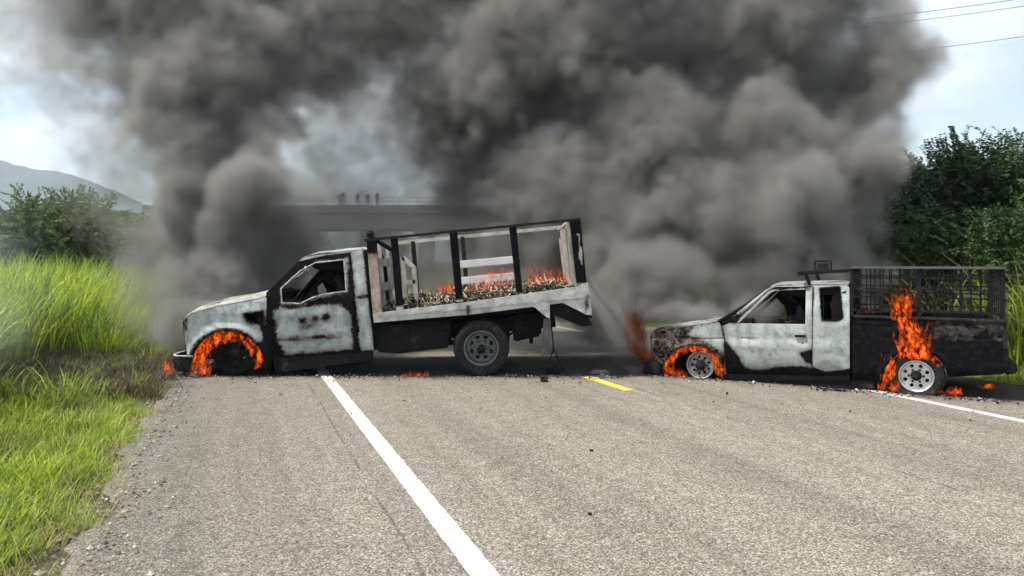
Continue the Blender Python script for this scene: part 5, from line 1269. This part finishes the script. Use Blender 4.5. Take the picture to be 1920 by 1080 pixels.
left_d = [PB(400, 585, 11.7, 55, 40), PB(345, 575, 11.8, 75, 70), PB(320, 520, 12.0, 70, 60), PB(430, 510, 12.2, 95, 80), PB(480, 430, 12.4, 115, 105), PB(500, 330, 12.6, 125, 90),
          PB(390, 320, 12.8, 130, 120), PB(360, 420, 12.6, 100, 110), PB(360, 220, 13.2, 160, 120), PB(340, 120, 13.6, 190, 130), PB(330, 20, 14, 230, 140), PB(300, -120, 14.5, 280, 170),
          PB(480, 110, 14.2, 170, 150), PB(400, -260, 15, 330, 190), PB(545, 555, 12.9, 95, 75), PB(560, 460, 13.2, 70, 90), PB(560, -60, 15, 180, 130)]
left_s = [PB(640, 230, 15, 240, 230, 130, .80), PB(640, 400, 15.4, 220, 150, 130, 1.0), PB(700, 60, 15.5, 280, 200, 150, 1.2), PB(290, 500, 12.8, 110, 170, None, 1.2), PB(130, 80, 14, 150, 220), PB(640, 520, 13.6, 200, 120), PB(210, 300, 14.2, 130, 130, None, .8)]
right_d = [PB(1290, 590, 11.7, 70, 40), PB(1250, 520, 12.2, 110, 80), PB(1400, 530, 12.0, 130, 75), PB(1560, 470, 12.2, 110, 80), PB(1470, 400, 12.6, 150, 130), PB(1330, 430, 13, 150, 130),
           PB(1180, 470, 13.2, 130, 120), PB(1560, 320, 13, 130, 150), PB(1420, 270, 13.5, 170, 150), PB(1240, 280, 14, 190, 170), PB(1050, 330, 14.5, 180, 170), PB(1010, 460, 14.2, 130, 80),
           PB(1640, 130, 13.4, 115, 120), PB(1520, 110, 13.8, 180, 150), PB(1330, 100, 14.3, 220, 170), PB(1100, 110, 14.8, 230, 170), PB(900, 170, 15.2, 190, 150),
           PB(1500, -80, 14.5, 240, 160), PB(1150, -120, 15, 300, 190), PB(850, -100, 15.5, 260, 160), PB(1300, -300, 15.5, 400, 220), PB(1610, 240, 13.0, 80, 150), PB(1140, 565, 12.6, 75, 55), PB(1570, 540, 12.4, 70, 45)]
right_s = [PB(860, 400, 15.4, 240, 190, 130, 1.1), PB(960, 520, 14.5, 260, 120, 110, 1.2), PB(1180, 580, 13, 130, 90, None, 1.2), PB(820, 220, 16, 200, 220, 110, 1.1), PB(1630, 400, 12.8, 60, 120, None, .8), PB(1600, 560, 12.4, 60, 50), PB(1670, 230, 13.2, 80, 110), PB(1120, 660, 14, 200, 60, 80, .8)]
extra_s = [PB(660, 60, 14.8, 260, 130, 150, .9), PB(740, 300, 15, 180, 160, 130, .4), PB(1240, 590, 11.4, 90, 40, 50, 1.4), PB(1160, 610, 12.4, 130, 60, 90, 1.6), PB(1155, 590, 11.3, 60, 60, 60, 2.0), PB(1190, 640, 11.0, 45, 40, 45, 1.6), PB(1120, 540, 12.6, 90, 90, None, 1.5), PB(1190, 640, 11.1, 60, 55, 40, .8), PB(1130, 600, 11.8, 70, 50, None, 1.3), PB(100, 0, 14, 160, 160, None, 1.0), PB(760, 460, 14.6, 190, 85, 120, 1.8), PB(1020, 560, 13.6, 170, 80, 110, 1.5), PB(1150, 540, 12.6, 80, 90, None, 1.6)]
extra_d = [PB(700, 10, 15.2, 150, 90, None, .8), PB(800, 110, 15.2, 110, 100, None, .55), PB(900, 320, 15, 110, 110, None, .6), PB(1150, 585, 12.0, 75, 60), PB(1220, 570, 11.7, 70, 55, None, 1.2), PB(1300, 586, 11.2, 75, 30, None, 1.3), PB(1390, 560, 11.6, 70, 45, None, 1.2), PB(1120, 500, 12.8, 70, 80, None, 1.1), PB(1190, 585, 12.3, 80, 45, None, 1.2), PB(1090, 590, 13.4, 110, 45, None, 1.2), PB(1230, 590, 12.6, 110, 45, None, 1.3), PB(330, 400, 12.5, 90, 90, None, 1.3), PB(500, 360, 12.2, 95, 100, None, 1.6), PB(470, 470, 12.1, 80, 70, None, 1.5), PB(340, 590, 11.5, 60, 50, None, 1.4), PB(390, 545, 11.6, 60, 40, None, 1.3), PB(590, 540, 12.9, 80, 50, None, 1.3)]
plume('smoke', (-12.0, 10.4, 0.0), (10.5, 17.5, 9.5), VOX, left_d+right_d+extra_d, left_s+right_s+extra_s, SM, 'dark smoke billowing up from both burning vehicles and hiding the road beyond')
SMT = smoke_material('smoke_thin', (.80, .86, .92))
plume('smoke_wisp', (-7.5, 6.2, .0), (-3.6, 9.0, 3.4), .12, [], [((-5.9, 7.6, 1.3), (.9, 1.0, 1.6), .8), ((-6.3, 7.4, 2.4), (.9, 1.0, 1.0), .6)], SMT, 'thin bluish smoke drifting over the tall grass at the left edge', DS=.35, seed=2.2)
# ------------------------------------------------------------------ air
HZ = mat('air'); b = NB(HZ.node_tree); pv = b.n('ShaderNodeVolumePrincipled'); pv.inputs['Color'].default_value = (.74, .87, 1, 1); pv.inputs['Density'].default_value = .00030
pv.inputs['Anisotropy'].default_value = .2; b.out(vol=pv.outputs[0])
mb = MB(); mb.box(-3200, 3200, -80, 3700, -1.5, 235); hzo = mb.build('haze', HZ); tag(hzo, kind='stuff')
